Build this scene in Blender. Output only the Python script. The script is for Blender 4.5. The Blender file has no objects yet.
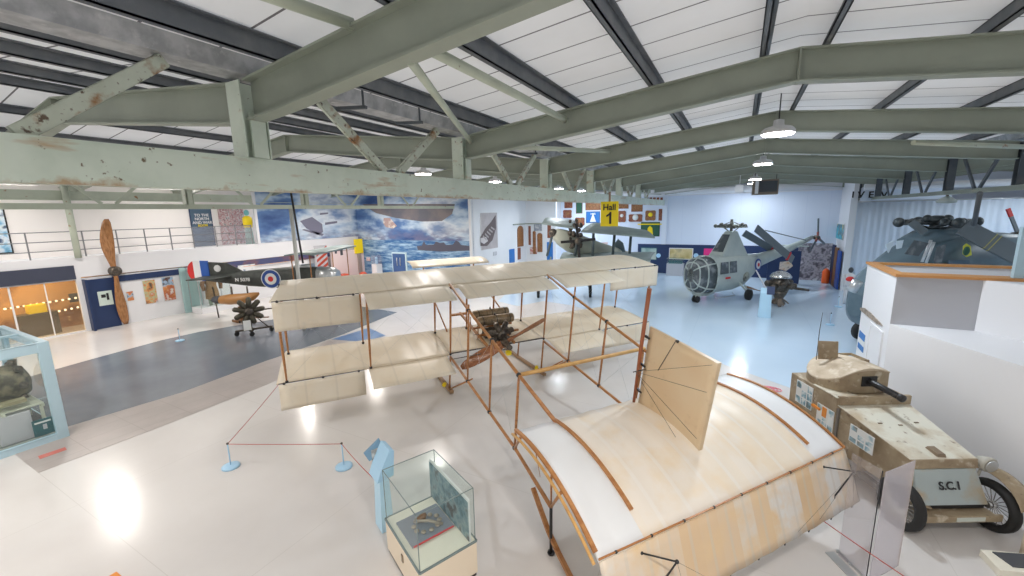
import bpy, bmesh, math, random
from mathutils import Vector, Matrix
random.seed(7)
SC = bpy.context.scene
COL = SC.collection
# ---------------------------------------------------------------- camera
YAW, PITCH, ROLL, FPX = 0.498353563, 0.178640266, -0.0202204539, 416.551689
CAM = Vector((0, 0, 4.6))
_f = Vector((-math.sin(YAW) * math.cos(PITCH), math.cos(YAW) * math.cos(PITCH), -math.sin(PITCH)))
_r = Vector((math.cos(YAW), math.sin(YAW), 0))
_u = _r.cross(_f)
_r2 = _r * math.cos(ROLL) + _u * math.sin(ROLL)
_u2 = _u * math.cos(ROLL) - _r * math.sin(ROLL)
cd = bpy.data.cameras.new('camera')
cd.sensor_width = 36.0
cd.lens = 36.0 * FPX / 1024.0
cd.clip_start = 0.05
cd.clip_end = 200
cam = bpy.data.objects.new('camera', cd)
cam.matrix_world = Matrix(((_r2.x, _u2.x, -_f.x, CAM.x), (_r2.y, _u2.y, -_f.y, CAM.y), (_r2.z, _u2.z, -_f.z, CAM.z), (0, 0, 0, 1)))
COL.objects.link(cam)
SC.camera = cam


def at(x, y, axis, v):
    """the point of the plane axis=v seen at a pixel of the 1024x576 photograph"""
    d = _f + _r2 * ((x - 512) / FPX) - _u2 * ((y - 288) / FPX)
    i = 'xyz'.index(axis)
    return CAM + d * ((v - CAM[i]) / d[i])


# ---------------------------------------------------------------- world, exposure, lamps' light
w = bpy.data.worlds.new('world')
SC.world = w
w.use_nodes = True
w.node_tree.nodes['Background'].inputs[0].default_value = (0.93, 0.96, 1, 1)
w.node_tree.nodes['Background'].inputs[1].default_value = 1.1
SC.view_settings.view_transform = 'Standard'
SC.view_settings.look = 'None'
SC.view_settings.gamma = 1
SC.view_settings.use_curve_mapping = False
SC.view_settings.exposure = -0.04
SC.cycles.max_bounces = 10
SC.cycles.diffuse_bounces = 5
SC.cycles.glossy_bounces = 4
SC.cycles.transmission_bounces = 8
SC.cycles.transparent_max_bounces = 16
SC.cycles.use_denoising = True
SC.cycles.sample_clamp_indirect = 6
# bay centres x, and the y of every high-bay lamp; (x, y, z, watts, colour)
WARM, COOL = (1, 0.93, 0.86), (0.80, 0.90, 1)
LAMPS = []
for _y in (-3.0, 1.2, 10.2, 16.8, 25.4, 29.6):
    LAMPS.append((0.55, _y, 6.02, COOL if _y > 9 else WARM))
for _y in (-3.2, .6, 12.2, 17.3):
    LAMPS.append((-10.2, _y, 6.02, WARM))
for _y in (25.2, 29.5):
    LAMPS.append((-10.2, _y, 6.02, COOL))
for _y in (-3.0, 5.2, 13.3, 18.0):
    LAMPS.append((-19.9, _y, 6.0, WARM))
for _y in (1.4, 9.4, 17.0, 25.2):
    LAMPS.append((11.5, _y, 6.02, COOL))
LAMP_W = 150


# ---------------------------------------------------------------- materials
def _n(nt, t, **k):
    n = nt.nodes.new(t)
    for a, b in k.items():
        setattr(n, a, b)
    return n


def _mix(nt, fac, a, b):
    m = nt.nodes.new('ShaderNodeMix')
    m.data_type = 'RGBA'
    for sock, v in ((m.inputs[0], fac), (m.inputs[6], a), (m.inputs[7], b)):
        if isinstance(v, (int, float)):
            sock.default_value = v
        elif isinstance(v, tuple):
            sock.default_value = (*v, 1)
        else:
            nt.links.new(v, sock)
    return m.outputs[2]


def _math(nt, op, a, b=None, c=None):
    m = nt.nodes.new('ShaderNodeMath')
    m.operation = op
    for s, v in zip(m.inputs, (a, b, c)):
        if v is None:
            continue
        if isinstance(v, (int, float)):
            s.default_value = v
        else:
            nt.links.new(v, s)
    return m.outputs[0]


def _ramp(nt, fac, lo, hi):
    m = nt.nodes.new('ShaderNodeMapRange')
    m.inputs[1].default_value = lo
    m.inputs[2].default_value = hi
    nt.links.new(fac, m.inputs[0])
    return m.outputs[0]


def _pos(nt, obj=False):
    if obj:
        return _n(nt, 'ShaderNodeTexCoord').outputs['Object']
    return _n(nt, 'ShaderNodeNewGeometry').outputs['Position']


def _noise(nt, scale, detail=4, stretch=None, obj=False, rough=.55):
    p = _pos(nt, obj)
    if stretch:
        mp = _n(nt, 'ShaderNodeMapping')
        mp.inputs['Scale'].default_value = stretch
        nt.links.new(p, mp.inputs[0])
        p = mp.outputs[0]
    n = _n(nt, 'ShaderNodeTexNoise')
    n.inputs['Scale'].default_value = scale
    n.inputs['Detail'].default_value = detail
    n.inputs['Roughness'].default_value = rough
    nt.links.new(p, n.inputs['Vector'])
    return n.outputs[0]


def _xyz(nt, obj=False):
    s = _n(nt, 'ShaderNodeSeparateXYZ')
    nt.links.new(_pos(nt, obj), s.inputs[0])
    return s.outputs


def mat(name, col, rough=.6, metal=0, var=None, bump=0, emit=0, spec=.5, layers=()):
    """var = (second colour, noise scale, lo, hi, stretch); layers = more of the same over it"""
    m = bpy.data.materials.new(name)
    m.use_nodes = True
    nt = m.node_tree
    b = nt.nodes['Principled BSDF']
    b.inputs['Base Color'].default_value = (*col, 1)
    b.inputs['Roughness'].default_value = rough
    b.inputs['Metallic'].default_value = metal
    b.inputs['Specular IOR Level'].default_value = spec
    c = col
    ls = ([var] if var else []) + list(layers)
    for l in ls:
        c2, sc, lo, hi = l[:4]
        st = l[4] if len(l) > 4 else None
        c = _mix(nt, _ramp(nt, _noise(nt, sc, 5, st), lo, hi), c, c2)
    if ls:
        nt.links.new(c, b.inputs['Base Color'])
    if emit:
        b.inputs['Emission Color'].default_value = (*col, 1)
        b.inputs['Emission Strength'].default_value = emit
    if bump:
        bp = _n(nt, 'ShaderNodeBump')
        bp.inputs['Strength'].default_value = bump
        bp.inputs['Distance'].default_value = .01
        nt.links.new(_noise(nt, 12, 6), bp.inputs['Height'])
        nt.links.new(bp.outputs[0], b.inputs['Normal'])
    m['c'] = 1
    return m


def glass(name, tint=(.75, .9, .87), alpha=.12, rough=.02):
    m = bpy.data.materials.new(name)
    m.use_nodes = True
    nt = m.node_tree
    nt.nodes.remove(nt.nodes['Principled BSDF'])
    out = nt.nodes['Material Output']
    t = _n(nt, 'ShaderNodeBsdfTransparent')
    t.inputs[0].default_value = (*[1 - (1 - c) * .35 for c in tint], 1)
    g = _n(nt, 'ShaderNodeBsdfGlossy')
    g.inputs['Roughness'].default_value = rough
    d = _n(nt, 'ShaderNodeBsdfDiffuse')
    d.inputs[0].default_value = (*tint, 1)
    mx = _n(nt, 'ShaderNodeMixShader')
    mx.inputs[0].default_value = alpha
    nt.links.new(t.outputs[0], mx.inputs[1])
    nt.links.new(d.outputs[0], mx.inputs[2])
    lw = _n(nt, 'ShaderNodeLayerWeight')
    fr = _math(nt, 'MULTIPLY_ADD', _math(nt, 'POWER', lw.outputs['Facing'], 4.0), .5, .03)
    m2 = _n(nt, 'ShaderNodeMixShader')
    nt.links.new(fr, m2.inputs[0])
    nt.links.new(mx.outputs[0], m2.inputs[1])
    nt.links.new(g.outputs[0], m2.inputs[2])
    nt.links.new(m2.outputs[0], out.inputs[0])
    return m


M = {}
M['white'] = mat('white paint', (.80, .80, .82), .5)
M['wall'] = mat('wall paint', (.78, .79, .81), .6, var=((.70, .72, .75), .35, .4, .7))
M['warmwall'] = mat('warm wall paint', (.90, .86, .84), .6)
M['bluewall'] = mat('pale blue cladding', (.72, .78, .88), .55)
M['navy'] = mat('navy panel', (.016, .036, .11), .45)
M['greybeam'] = mat('pale green steel', (.55, .60, .49), .5, var=((.46, .50, .40), 1.5, .4, .7),
                    layers=(((.33, .17, .07), 5, .66, .74), ((.20, .16, .11), 14, .70, .76)), bump=.15)
M['olive'] = mat('grey green rafter steel', (.335, .37, .305), .5, var=((.28, .31, .255), 1.2, .35, .7))  # pale green paint darkened in the colour, standing in for unlit rafters
M['olivedark'] = mat('dark steel', (.07, .085, .10), .5, var=((.11, .12, .13), 3, .4, .7))
M['galv'] = mat('galvanised steel', (.50, .51, .52), .5, .2, var=((.34, .35, .36), 5, .4, .6), layers=(((.62, .62, .62), 9, .6, .75),), bump=.2)
M['purlin'] = mat('dark galvanised purlin', (.13, .145, .165), .5, .2, var=((.19, .20, .21), 4, .4, .7))
M['diag'] = mat('rusted pale brace', (.60, .65, .55), .5, var=((.50, .54, .44), 2.2, .42, .66), layers=(((.33, .17, .07), 4.5, .54, .66), ((.13, .09, .06), 16, .60, .68)), bump=.2)
M['chord'] = mat('mint painted girder', (.66, .735, .635), .45, var=((.57, .65, .55), 2.2, .42, .66),
                 layers=(((.46, .28, .13), 2.6, .60, .76, (1, .5, 2.5)), ((.16, .12, .07), 14, .655, .72)), bump=.2)


def _rust_edge(m, z0):
    # rust that has crept up from the bottom lip of the girder
    nt = m.node_tree
    b = nt.nodes['Principled BSDF']
    src = b.inputs['Base Color'].links[0].from_socket
    k = _math(nt, 'SUBTRACT', z0, _xyz(nt)[2])
    k = _math(nt, 'MULTIPLY', k, 9.0)
    f = _math(nt, 'ADD', k, _math(nt, 'MULTIPLY', _math(nt, 'SUBTRACT', _noise(nt, 1.3, 6, rough=.7), .56), 5.0))
    f = _ramp(nt, f, -.1, .55)
    nt.links.new(_mix(nt, _math(nt, 'MULTIPLY', f, .8), src, (.40, .24, .10)), b.inputs['Base Color'])


_rust_edge(M['chord'], 4.95)
M['fabric'] = None
M['wood'] = mat('varnished ash', (.48, .22, .075), .4, var=((.34, .13, .04), 5, .4, .7, (1, 1, 6)))
M['woodlt'] = mat('light ash', (.70, .42, .15), .4, var=((.55, .30, .10), 6, .4, .7))
M['woodred'] = mat('red brown post', (.32, .10, .04), .4)
M['propwood'] = mat('laminated mahogany', (.36, .15, .065), .25, var=((.24, .09, .04), 8, .4, .65, (1, 1, 5)))
M['propwood2'] = mat('polished walnut', (.42, .20, .08), .22, var=((.27, .12, .045), 5, .4, .65, (4, 4, 1)))
M['black'] = mat('black metal', (.02, .02, .022), .4)
M['iron'] = mat('dark engine iron', (.07, .065, .06), .4, .6, var=((.16, .13, .10), 20, .4, .6))
M['rubber'] = mat('black rubber', (.018, .018, .018), .7)
M['chrome'] = mat('bright metal', (.65, .65, .64), .2, .9)
M['alu'] = mat('aluminium', (.55, .57, .58), .35, .7)
M['brass'] = mat('tarnished brass drum', (.34, .26, .17), .35, .5, var=((.22, .17, .11), 10, .4, .6))
M['ltblue'] = mat('powder blue paint', (.42, .66, .86), .4)
M['skyblue'] = mat('pale sky blue paint', (.50, .74, .90), .4)
M['cream'] = mat('cream laminate', (.84, .72, .56), .45)
M['creamtop'] = mat('cream plinth top', (.84, .80, .68), .45)
M['glassedge'] = mat('green glass edge', (.20, .25, .25), .2)
M['glass'] = glass('clear case glass', (.80, .93, .90), .035)
M['acryl'] = glass('clear acrylic', (.80, .76, .80), .34, .03)
M['acryl2'] = glass('clearer acrylic', (.82, .80, .84), .10, .03)
M['window'] = glass('shop window', (.9, .8, .6), .05)
M['paleframe'] = mat('pale blue grey frame', (.44, .60, .68), .4)
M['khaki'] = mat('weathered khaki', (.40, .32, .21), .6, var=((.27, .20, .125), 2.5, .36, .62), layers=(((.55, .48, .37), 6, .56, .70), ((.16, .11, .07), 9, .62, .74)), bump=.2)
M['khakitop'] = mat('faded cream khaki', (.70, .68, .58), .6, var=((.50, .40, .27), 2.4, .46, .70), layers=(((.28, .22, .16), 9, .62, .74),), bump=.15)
M['khakiblue'] = mat('faded blue grey armour', (.40, .46, .46), .55, var=((.44, .36, .24), 3, .52, .74))
M['orange'] = mat('orange', (.78, .27, .03), .5)
M['railwood'] = mat('orange oak rail', (.60, .28, .09), .4)
M['heligrey'] = mat('grey green aluminium', (.50, .55, .52), .4, .05, var=((.42, .48, .46), 2, .4, .7))
M['blade'] = mat('dark grey rotor blade', (.13, .16, .18), .5)
M['heliblue'] = mat('extra dark sea grey', (.075, .12, .15), .4, var=((.10, .15, .18), 3, .4, .7))
M['hglass'] = mat('dark cockpit glazing', (.08, .095, .105), .12, var=((.24, .26, .27), 2.2, .48, .64))
M['hglassw'] = mat('bright cockpit window', (.55, .65, .72), .15)
M['darkgreen'] = mat('dark olive fabric', (.045, .05, .045), .55, var=((.07, .08, .07), 4, .4, .7))
M['camo'] = mat('grey green wing fabric', (.26, .32, .31), .5, var=((.20, .25, .24), 1.5, .4, .7))
M['sky'] = mat('pale underside', (.56, .57, .47), .5)
M['red'] = mat('red', (.62, .03, .03), .5)
M['rope'] = mat('red barrier rope', (.45, .07, .05), .7)
M['blue'] = mat('roundel blue', (.02, .07, .30), .5)
M['yellow'] = mat('sign yellow', (.95, .72, .01), .5)
M['green'] = mat('dark green board', (.02, .10, .06), .5)
M['teal'] = mat('dark teal board', (.03, .12, .14), .5)
M['darkboard'] = mat('dark grey board', (.07, .075, .085), .6)
M['brown'] = mat('brown leather', (.20, .09, .03), .5)
M['maroon'] = mat('carved maroon wood', (.20, .055, .035), .5, var=((.32, .12, .05), 12, .45, .6))
M['plaque'] = mat('carved oak', (.34, .15, .055), .5, var=((.20, .08, .03), 12, .45, .6))
M['panelblue'] = mat('bright blue board', (.02, .16, .48), .5)
M['paper'] = mat('printed paper', (.75, .76, .75), .6)
M['magenta'] = mat('magenta banner', (.75, .03, .22), .5)
M['curtain'] = mat('pale blue curtain', (.60, .68, .78), .8)
M['lens'] = mat('lamp lens', (1, .98, .95), .3, emit=40)
M['ivory'] = mat('lamp housing', (.6, .6, .6), .4)
M['ltgrey'] = mat('light grey panel', (.50, .50, .53), .6)
M['rust'] = mat('brown heater casing', (.22, .17, .13), .5)


def photo(name, cols, scale=6, stretch=None):
    """a printed picture: noise pushed through a few flat colours"""
    m = bpy.data.materials.new(name)
    m.use_nodes = True
    nt = m.node_tree
    b = nt.nodes['Principled BSDF']
    b.inputs['Roughness'].default_value = .4
    cr = _n(nt, 'ShaderNodeValToRGB')
    cr.color_ramp.elements.remove(cr.color_ramp.elements[1])
    n = len(cols)
    for i, c in enumerate(cols):
        p = .34 + .32 * i / max(1, n - 1)
        e = cr.color_ramp.elements[0] if i == 0 else cr.color_ramp.elements.new(p)
        e.position = p
        e.color = (*c, 1)
    nt.links.new(_noise(nt, scale, 3, stretch), cr.inputs[0])
    nt.links.new(cr.outputs[0], b.inputs['Base Color'])
    return m


def fabric_mat(name, base, dark, rib, axis):
    """doped cloth with sewn rib tapes every `rib` metres along object axis"""
    m = bpy.data.materials.new(name)
    m.use_nodes = True
    nt = m.node_tree
    b = nt.nodes['Principled BSDF']
    b.inputs['Roughness'].default_value = .38
    c = _mix(nt, _ramp(nt, _noise(nt, 1.6, 4, obj=True), .35, .7), base, dark)
    c = _mix(nt, _ramp(nt, _noise(nt, 6, 4, obj=True), .6, .8), c, tuple(x * .85 for x in base))
    s = _xyz(nt, True)[axis]
    fr = _math(nt, 'FRACT', _math(nt, 'DIVIDE', s, rib))
    ln = _math(nt, 'LESS_THAN', _math(nt, 'ABSOLUTE', _math(nt, 'SUBTRACT', fr, .5)), .035)
    c = _mix(nt, _math(nt, 'MULTIPLY', ln, .30), c, tuple(x * .66 for x in base))
    nt.links.new(c, b.inputs['Base Color'])
    tr = _n(nt, 'ShaderNodeBsdfTranslucent')
    tr.inputs[0].default_value = (*base, 1)
    mx = _n(nt, 'ShaderNodeMixShader')
    mx.inputs[0].default_value = .22
    nt.links.new(b.outputs[0], mx.inputs[1])
    nt.links.new(tr.outputs[0], mx.inputs[2])
    nt.links.new(mx.outputs[0], nt.nodes['Material Output'].inputs[0])
    return m


M['fabric'] = fabric_mat('cream doped fabric', (.90, .83, .70), (.86, .76, .60), .62, 0)


def striped(name, a, b, c, white, panel, edge=None):
    # cloth sewn from panels of slightly different tint, stains on top
    m = bpy.data.materials.new(name)
    m.use_nodes = True
    nt = m.node_tree
    bs = nt.nodes['Principled BSDF']
    bs.inputs['Roughness'].default_value = .4
    s = _xyz(nt, True)[0]
    wn = _n(nt, 'ShaderNodeTexWhiteNoise', noise_dimensions='1D')
    nt.links.new(_math(nt, 'FLOOR', _math(nt, 'DIVIDE', s, panel)), wn.inputs['W'])
    col = _mix(nt, wn.outputs[0], a, b)
    col = _mix(nt, _ramp(nt, _noise(nt, 2.4, 4, obj=True), .45, .68), col, c)
    fr = _math(nt, 'FRACT', _math(nt, 'DIVIDE', s, panel))
    ln = _math(nt, 'LESS_THAN', _math(nt, 'ABSOLUTE', _math(nt, 'SUBTRACT', fr, .5)), .07)
    col = _mix(nt, _math(nt, 'MULTIPLY', ln, .45), col, white)
    if edge:
        g = _math(nt, 'GREATER_THAN', _math(nt, 'ABSOLUTE', _math(nt, 'SUBTRACT', s, edge[0])), edge[1])
        col = _mix(nt, g, col, edge[2])
    nt.links.new(col, bs.inputs['Base Color'])
    return m


M['fabtail'] = striped('pale doped fabric', (.84, .77, .68), (.84, .74, .60), (.82, .69, .52), (.87, .83, .77), .42, (.18, 1.54, (.79, .80, .81)))
M['fabelev'] = striped('patched doped fabric', (.70, .50, .30), (.74, .74, .72), (.74, .54, .32), (.62, .56, .48), .30)
M['fabrud'] = fabric_mat('tan doped fabric', (.74, .56, .35), (.78, .64, .44), 9, 0)
M['fabwhite'] = mat('white patch fabric', (.84, .85, .86), .5)


def line_mat(name, base, line, axis, step, width, rough=.5, var=None, off=0):
    m = bpy.data.materials.new(name)
    m.use_nodes = True
    nt = m.node_tree
    b = nt.nodes['Principled BSDF']
    b.inputs['Roughness'].default_value = rough
    c = base
    if var:
        c = _mix(nt, _ramp(nt, _noise(nt, var[1], 4), var[2], var[3]), base, var[0])
    for ax, stp, wd, of in (axis if isinstance(axis, list) else [(axis, step, width, off)]):
        s = _xyz(nt)[ax]
        fr = _math(nt, 'FRACT', _math(nt, 'DIVIDE', _math(nt, 'ADD', s, of + 100 * stp), stp))
        ln = _math(nt, 'LESS_THAN', fr, wd / stp)
        c = _mix(nt, ln, c, line)
    nt.links.new(c, b.inputs['Base Color'])
    return m


M['sheet'] = line_mat('white roof liner sheet', (.86, .855, .85), (.16, .15, .15), 1, .655, .026, .55, var=((.80, .79, .78), .7, .4, .7))
def _liner_fill(m, fac):
    # translucency added so world light through the liner brightens ceiling and hall
    nt = m.node_tree
    b = nt.nodes['Principled BSDF']
    tr = _n(nt, 'ShaderNodeBsdfTranslucent')
    if b.inputs['Base Color'].links:
        nt.links.new(b.inputs['Base Color'].links[0].from_socket, tr.inputs[0])
    mx = _n(nt, 'ShaderNodeMixShader')
    mx.inputs[0].default_value = fac
    nt.links.new(b.outputs[0], mx.inputs[1])
    nt.links.new(tr.outputs[0], mx.inputs[2])
    nt.links.new(mx.outputs[0], nt.nodes['Material Output'].inputs[0])


_liner_fill(M['sheet'], .28)
M['floorwhite'] = line_mat('white resin floor', (.70, .675, .655), (.60, .575, .55), [(0, 4.0, .010, 1.3), (1, 3.6, .010, 1.65)], 0, 0, .19,
                           var=((.65, .62, .60), .5, .4, .7))
M['floorblue'] = line_mat('pale blue resin floor', (.56, .70, .84), (.50, .64, .79), [(0, 4.0, .012, 1.3)], 0, 0, .15, var=((.62, .75, .87), .25, .4, .7))
M['floorgrey'] = mat('grey deck paint', (.155, .18, .215), .2, var=((.215, .24, .275), .4, .4, .7))
M['floortile'] = line_mat('taupe paving', (.40, .36, .34), (.33, .29, .27), [(0, .5, .012, 0), (1, .9, .012, 0)], 0, 0, .3, var=((.46, .41, .39), 1.5, .4, .7))
M['cladding'] = line_mat('pale blue wall cladding', (.70, .77, .90), (.64, .71, .86), 0, 1.2, .02, .55)


# ---------------------------------------------------------------- mesh builder
class MB:
    def __init__(s):
        s.v, s.f, s.mi, s.sm, s.cur = [], [], [], [], 0

    def add(s, vs, fs, smooth=False):
        o = len(s.v)
        s.v += [Vector(v) for v in vs]
        s.f += [tuple(i + o for i in f) for f in fs]
        s.mi += [s.cur] * len(fs)
        s.sm += [smooth] * len(fs)
        return s

    def hexa(s, p):  # 8 corners: bottom 4 ccw, top 4 ccw
        return s.add(p, [(3, 2, 1, 0), (4, 5, 6, 7), (0, 1, 5, 4), (1, 2, 6, 5), (2, 3, 7, 6), (3, 0, 4, 7)])

    def box(s, a, b):
        x0, x1 = sorted((a[0], b[0]))
        y0, y1 = sorted((a[1], b[1]))
        z0, z1 = sorted((a[2], b[2]))
        return s.hexa([(x0, y0, z0), (x1, y0, z0), (x1, y1, z0), (x0, y1, z0), (x0, y0, z1), (x1, y0, z1), (x1, y1, z1), (x0, y1, z1)])

    def beam(s, p, q, w_, h_, up=(0, 0, 1)):
        p, q = Vector(p), Vector(q)
        d = (q - p).normalized()
        up = Vector(up)
        sd = d.cross(up)
        if sd.length < 1e-4:
            sd = d.cross(Vector((1, 0, 0)))
        sd.normalize()
        u = sd.cross(d).normalized()
        a, b = sd * w_ / 2, u * h_ / 2
        return s.hexa([p - a - b, p + a - b, q + a - b, q - a - b, p - a + b, p + a + b, q + a + b, q - a + b])

    def tube(s, pts, r, n=8, caps=True, r1=None):
        pts = [Vector(p) for p in pts]
        m = len(pts)
        rs = r if isinstance(r, (list, tuple)) else [r + ((r1 if r1 is not None else r) - r) * i / max(1, m - 1) for i in range(m)]
        vs, fs, ref = [], [], None
        for i, p in enumerate(pts):
            d = (pts[min(i + 1, m - 1)] - pts[max(i - 1, 0)]).normalized()
            if ref is None:
                ref = d.orthogonal().normalized()
            a = (ref - d * ref.dot(d)).normalized()
            ref = a
            b = d.cross(a)
            vs += [p + (a * math.cos(t) + b * math.sin(t)) * rs[i] for t in (2 * math.pi * k / n for k in range(n))]
        for i in range(m - 1):
            for k in range(n):
                k2 = (k + 1) % n
                fs.append((i * n + k, i * n + k2, (i + 1) * n + k2, (i + 1) * n + k))
        s.add(vs, fs, True)
        if caps:
            s.add([vs[k] for k in range(n)], [tuple(reversed(range(n)))])
            s.add([vs[(m - 1) * n + k] for k in range(n)], [tuple(range(n))])
        return s

    def lathe(s, c, axis, prof, n=20, ref=None):
        """prof = [(radius, distance along axis)]"""
        c, axis = Vector(c), Vector(axis).normalized()
        a = Vector(ref).normalized() if ref else axis.orthogonal().normalized()
        b = axis.cross(a)
        vs, fs = [], []
        for r, h in prof:
            vs += [c + axis * h + (a * math.cos(t) + b * math.sin(t)) * r for t in (2 * math.pi * k / n for k in range(n))]
        for i in range(len(prof) - 1):
            for k in range(n):
                k2 = (k + 1) % n
                fs.append((i * n + k, i * n + k2, (i + 1) * n + k2, (i + 1) * n + k))
        s.add(vs, fs, True)
        s.add(vs[:n], [tuple(reversed(range(n)))])
        s.add(vs[-n:], [tuple(range(n))])
        return s

    def ball(s, c, r, sc=(1, 1, 1), n=12):
        prof = [(max(.001, math.sin(math.pi * i / 8)), -math.cos(math.pi * i / 8)) for i in range(9)]
        o = len(s.v)
        s.lathe((0, 0, 0), (0, 0, 1), prof, n)
        for i in range(o, len(s.v)):
            v = s.v[i]
            s.v[i] = Vector(c) + Vector((v.x * r * sc[0], v.y * r * sc[1], v.z * r * sc[2]))
        return s

    def prism(s, poly, off):
        """flat polygon (3D points) given thickness by vector off"""
        n = len(poly)
        off = Vector(off)
        a = [Vector(p) for p in poly]
        b = [p + off for p in a]
        return s.add(a + b, [tuple(reversed(range(n))), tuple(range(n, 2 * n))] + [(i, (i + 1) % n, n + (i + 1) % n, n + i) for i in range(n)])

    def loft(s, rings, smooth=True, caps=True):
        n = len(rings[0])
        vs = [Vector(p) for r in rings for p in r]
        fs = []
        for i in range(len(rings) - 1):
            for k in range(n):
                k2 = (k + 1) % n
                fs.append((i * n + k, i * n + k2, (i + 1) * n + k2, (i + 1) * n + k))
        s.add(vs, fs, smooth)
        if caps:
            s.add(vs[:n], [tuple(reversed(range(n)))])
            s.add(vs[-n:], [tuple(range(n))])
        return s

    def grid(s, fn, nu, nv, th, smooth=True):
        """closed thin sheet: fn(u,v)->Vector (top), thickness vector th or fn"""
        top = [[Vector(fn(i / nu, j / nv)) for j in range(nv + 1)] for i in range(nu + 1)]
        t = th if callable(th) else (lambda u, v: Vector(th))
        bot = [[top[i][j] - Vector(t(i / nu, j / nv)) for j in range(nv + 1)] for i in range(nu + 1)]
        vs = [p for r in top for p in r] + [p for r in bot for p in r]
        N = (nu + 1) * (nv + 1)
        W_ = nv + 1
        fs = []
        for i in range(nu):
            for j in range(nv):
                a = i * W_ + j
                fs.append((a, a + W_, a + W_ + 1, a + 1))
                fs.append((N + a + 1, N + a + W_ + 1, N + a + W_, N + a))
        s.add(vs, fs, smooth)
        fs = []
        for i in range(nu):
            a = i * W_
            fs.append((a, N + a, N + a + W_, a + W_))
            a = i * W_ + nv
            fs.append((a + W_, N + a + W_, N + a, a))
        for j in range(nv):
            a = j
            fs.append((a + 1, N + a + 1, N + a, a))
            a = nu * W_ + j
            fs.append((a, N + a, N + a + 1, a + 1))
        s.add(vs, fs)
        return s


def thing(name, label, cat, loc=(0, 0, 0), rot=None, group=None, mtx=None):
    o = bpy.data.objects.new(name, None)
    o.empty_display_size = .2
    COL.objects.link(o)
    if mtx is not None:
        o.matrix_world = mtx
    else:
        m = Matrix.Translation(Vector(loc))
        if rot:
            m = m @ Matrix.Rotation(rot, 4, 'Z')
        o.matrix_world = m
    o['label'] = label
    o['category'] = cat
    if group:
        o['group'] = group
    o['m'] = [x for r in o.matrix_world for x in r]
    return o


def root_m(o):
    while o.parent:
        o = o.parent
    if 'm' in o.keys():
        v = list(o['m'])
        return Matrix([v[i * 4:i * 4 + 4] for i in range(4)])
    return Matrix.Identity(4)


WORLDP = set()


def parent_m(o):
    """world matrix of a part's parent: parts built in world coordinates sit at the origin"""
    if o.name in WORLDP:
        return Matrix.Identity(4)
    if o.parent:
        return parent_m(o.parent)
    return root_m(o)


def obj(name, mb, m, parent=None, world=False, label=None, bevel=0, sub=0):
    me = bpy.data.meshes.new(name)
    me.from_pydata([tuple(v) for v in mb.v], [], mb.f)
    ms = m if isinstance(m, (list, tuple)) else [m]
    for x in ms:
        me.materials.append(M[x] if isinstance(x, str) else x)
    for p, i, sm in zip(me.polygons, mb.mi, mb.sm):
        p.material_index = min(i, len(ms) - 1)
        p.use_smooth = sm
    me.update()
    bm = bmesh.new()
    bm.from_mesh(me)
    bmesh.ops.remove_doubles(bm, verts=bm.verts, dist=1e-5)
    bmesh.ops.recalc_face_normals(bm, faces=bm.faces)
    bm.to_mesh(me)
    bm.free()
    o = bpy.data.objects.new(name, me)
    COL.objects.link(o)
    if parent:
        o.parent = parent
        if world:
            o.matrix_parent_inverse = parent_m(parent).inverted()
            WORLDP.add(o.name)
    if label:
        o['label'] = label
    if bevel:
        b = o.modifiers.new('bevel', 'BEVEL')
        b.width = bevel
        b.segments = 2
        b.limit_method = 'ANGLE'
    return o


def tag(o, label, cat, group=None):
    o['label'] = label
    o['category'] = cat
    if group:
        o['group'] = group
    return o


def struct(name, mb, m, label=None, parent=None, **k):
    o = obj(name, mb, m, parent, **k)
    o['kind'] = 'structure'
    if label:
        o['label'] = label
    return o


def copy_tree(o, loc, rot=None, label=None):
    r = o.copy()
    COL.objects.link(r)
    m = Matrix.Translation(Vector(loc))
    if rot is not None:
        m = m @ Matrix.Rotation(rot, 4, 'Z')
    r.matrix_world = m
    if label:
        r['label'] = label
    for ch in list(o.children):
        c = ch.copy()
        COL.objects.link(c)
        c.parent = r
        for g in list(ch.children):
            d = g.copy()
            COL.objects.link(d)
            d.parent = c
    return r


def text(name, body, size, m, loc, right, up, parent=None, world=False, align='CENTER', ext=.004):
    cu = bpy.data.curves.new(name, 'FONT')
    cu.body = body
    cu.size = size
    cu.extrude = ext
    cu.offset = size * .022
    cu.align_x = align
    cu.align_y = 'CENTER'
    cu.materials.append(M[m] if isinstance(m, str) else m)
    o = bpy.data.objects.new(name, cu)
    COL.objects.link(o)
    r, u = Vector(right).normalized(), Vector(up).normalized()
    n = r.cross(u).normalized()
    mt = Matrix(((r.x, u.x, n.x, loc[0]), (r.y, u.y, n.y, loc[1]), (r.z, u.z, n.z, loc[2]), (0, 0, 0, 1)))
    if parent:
        o.parent = parent
        if world:
            mt = parent_m(parent).inverted() @ mt
    o.matrix_local = mt
    bpy.context.view_layer.update()
    me = bpy.data.meshes.new_from_object(o)
    me.name = name
    q = bpy.data.objects.new(name, me)
    COL.objects.link(q)
    q.parent = parent
    q.matrix_local = mt
    bpy.data.objects.remove(o)
    return q


# ================================================================ SETTING
XL, XR, XLL = -4.9, 6.0, -15.5            # the three valley lines
YK = [2.94 + 4.1 * k for k in range(-2, 8)]  # portal frames
Y0, Y1 = -6.0, 32.06
# ---- floor
struct('floor', MB().box((-27, Y0, -.2), (17.5, 33.5, 0)), 'floorwhite', 'glossy white resin hall floor')


def slab(name, pts, z, m, label):
    return struct(name, MB().prism([(p[0], p[1], z - .002) for p in pts], (0, 0, .002)), m, label)


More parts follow.
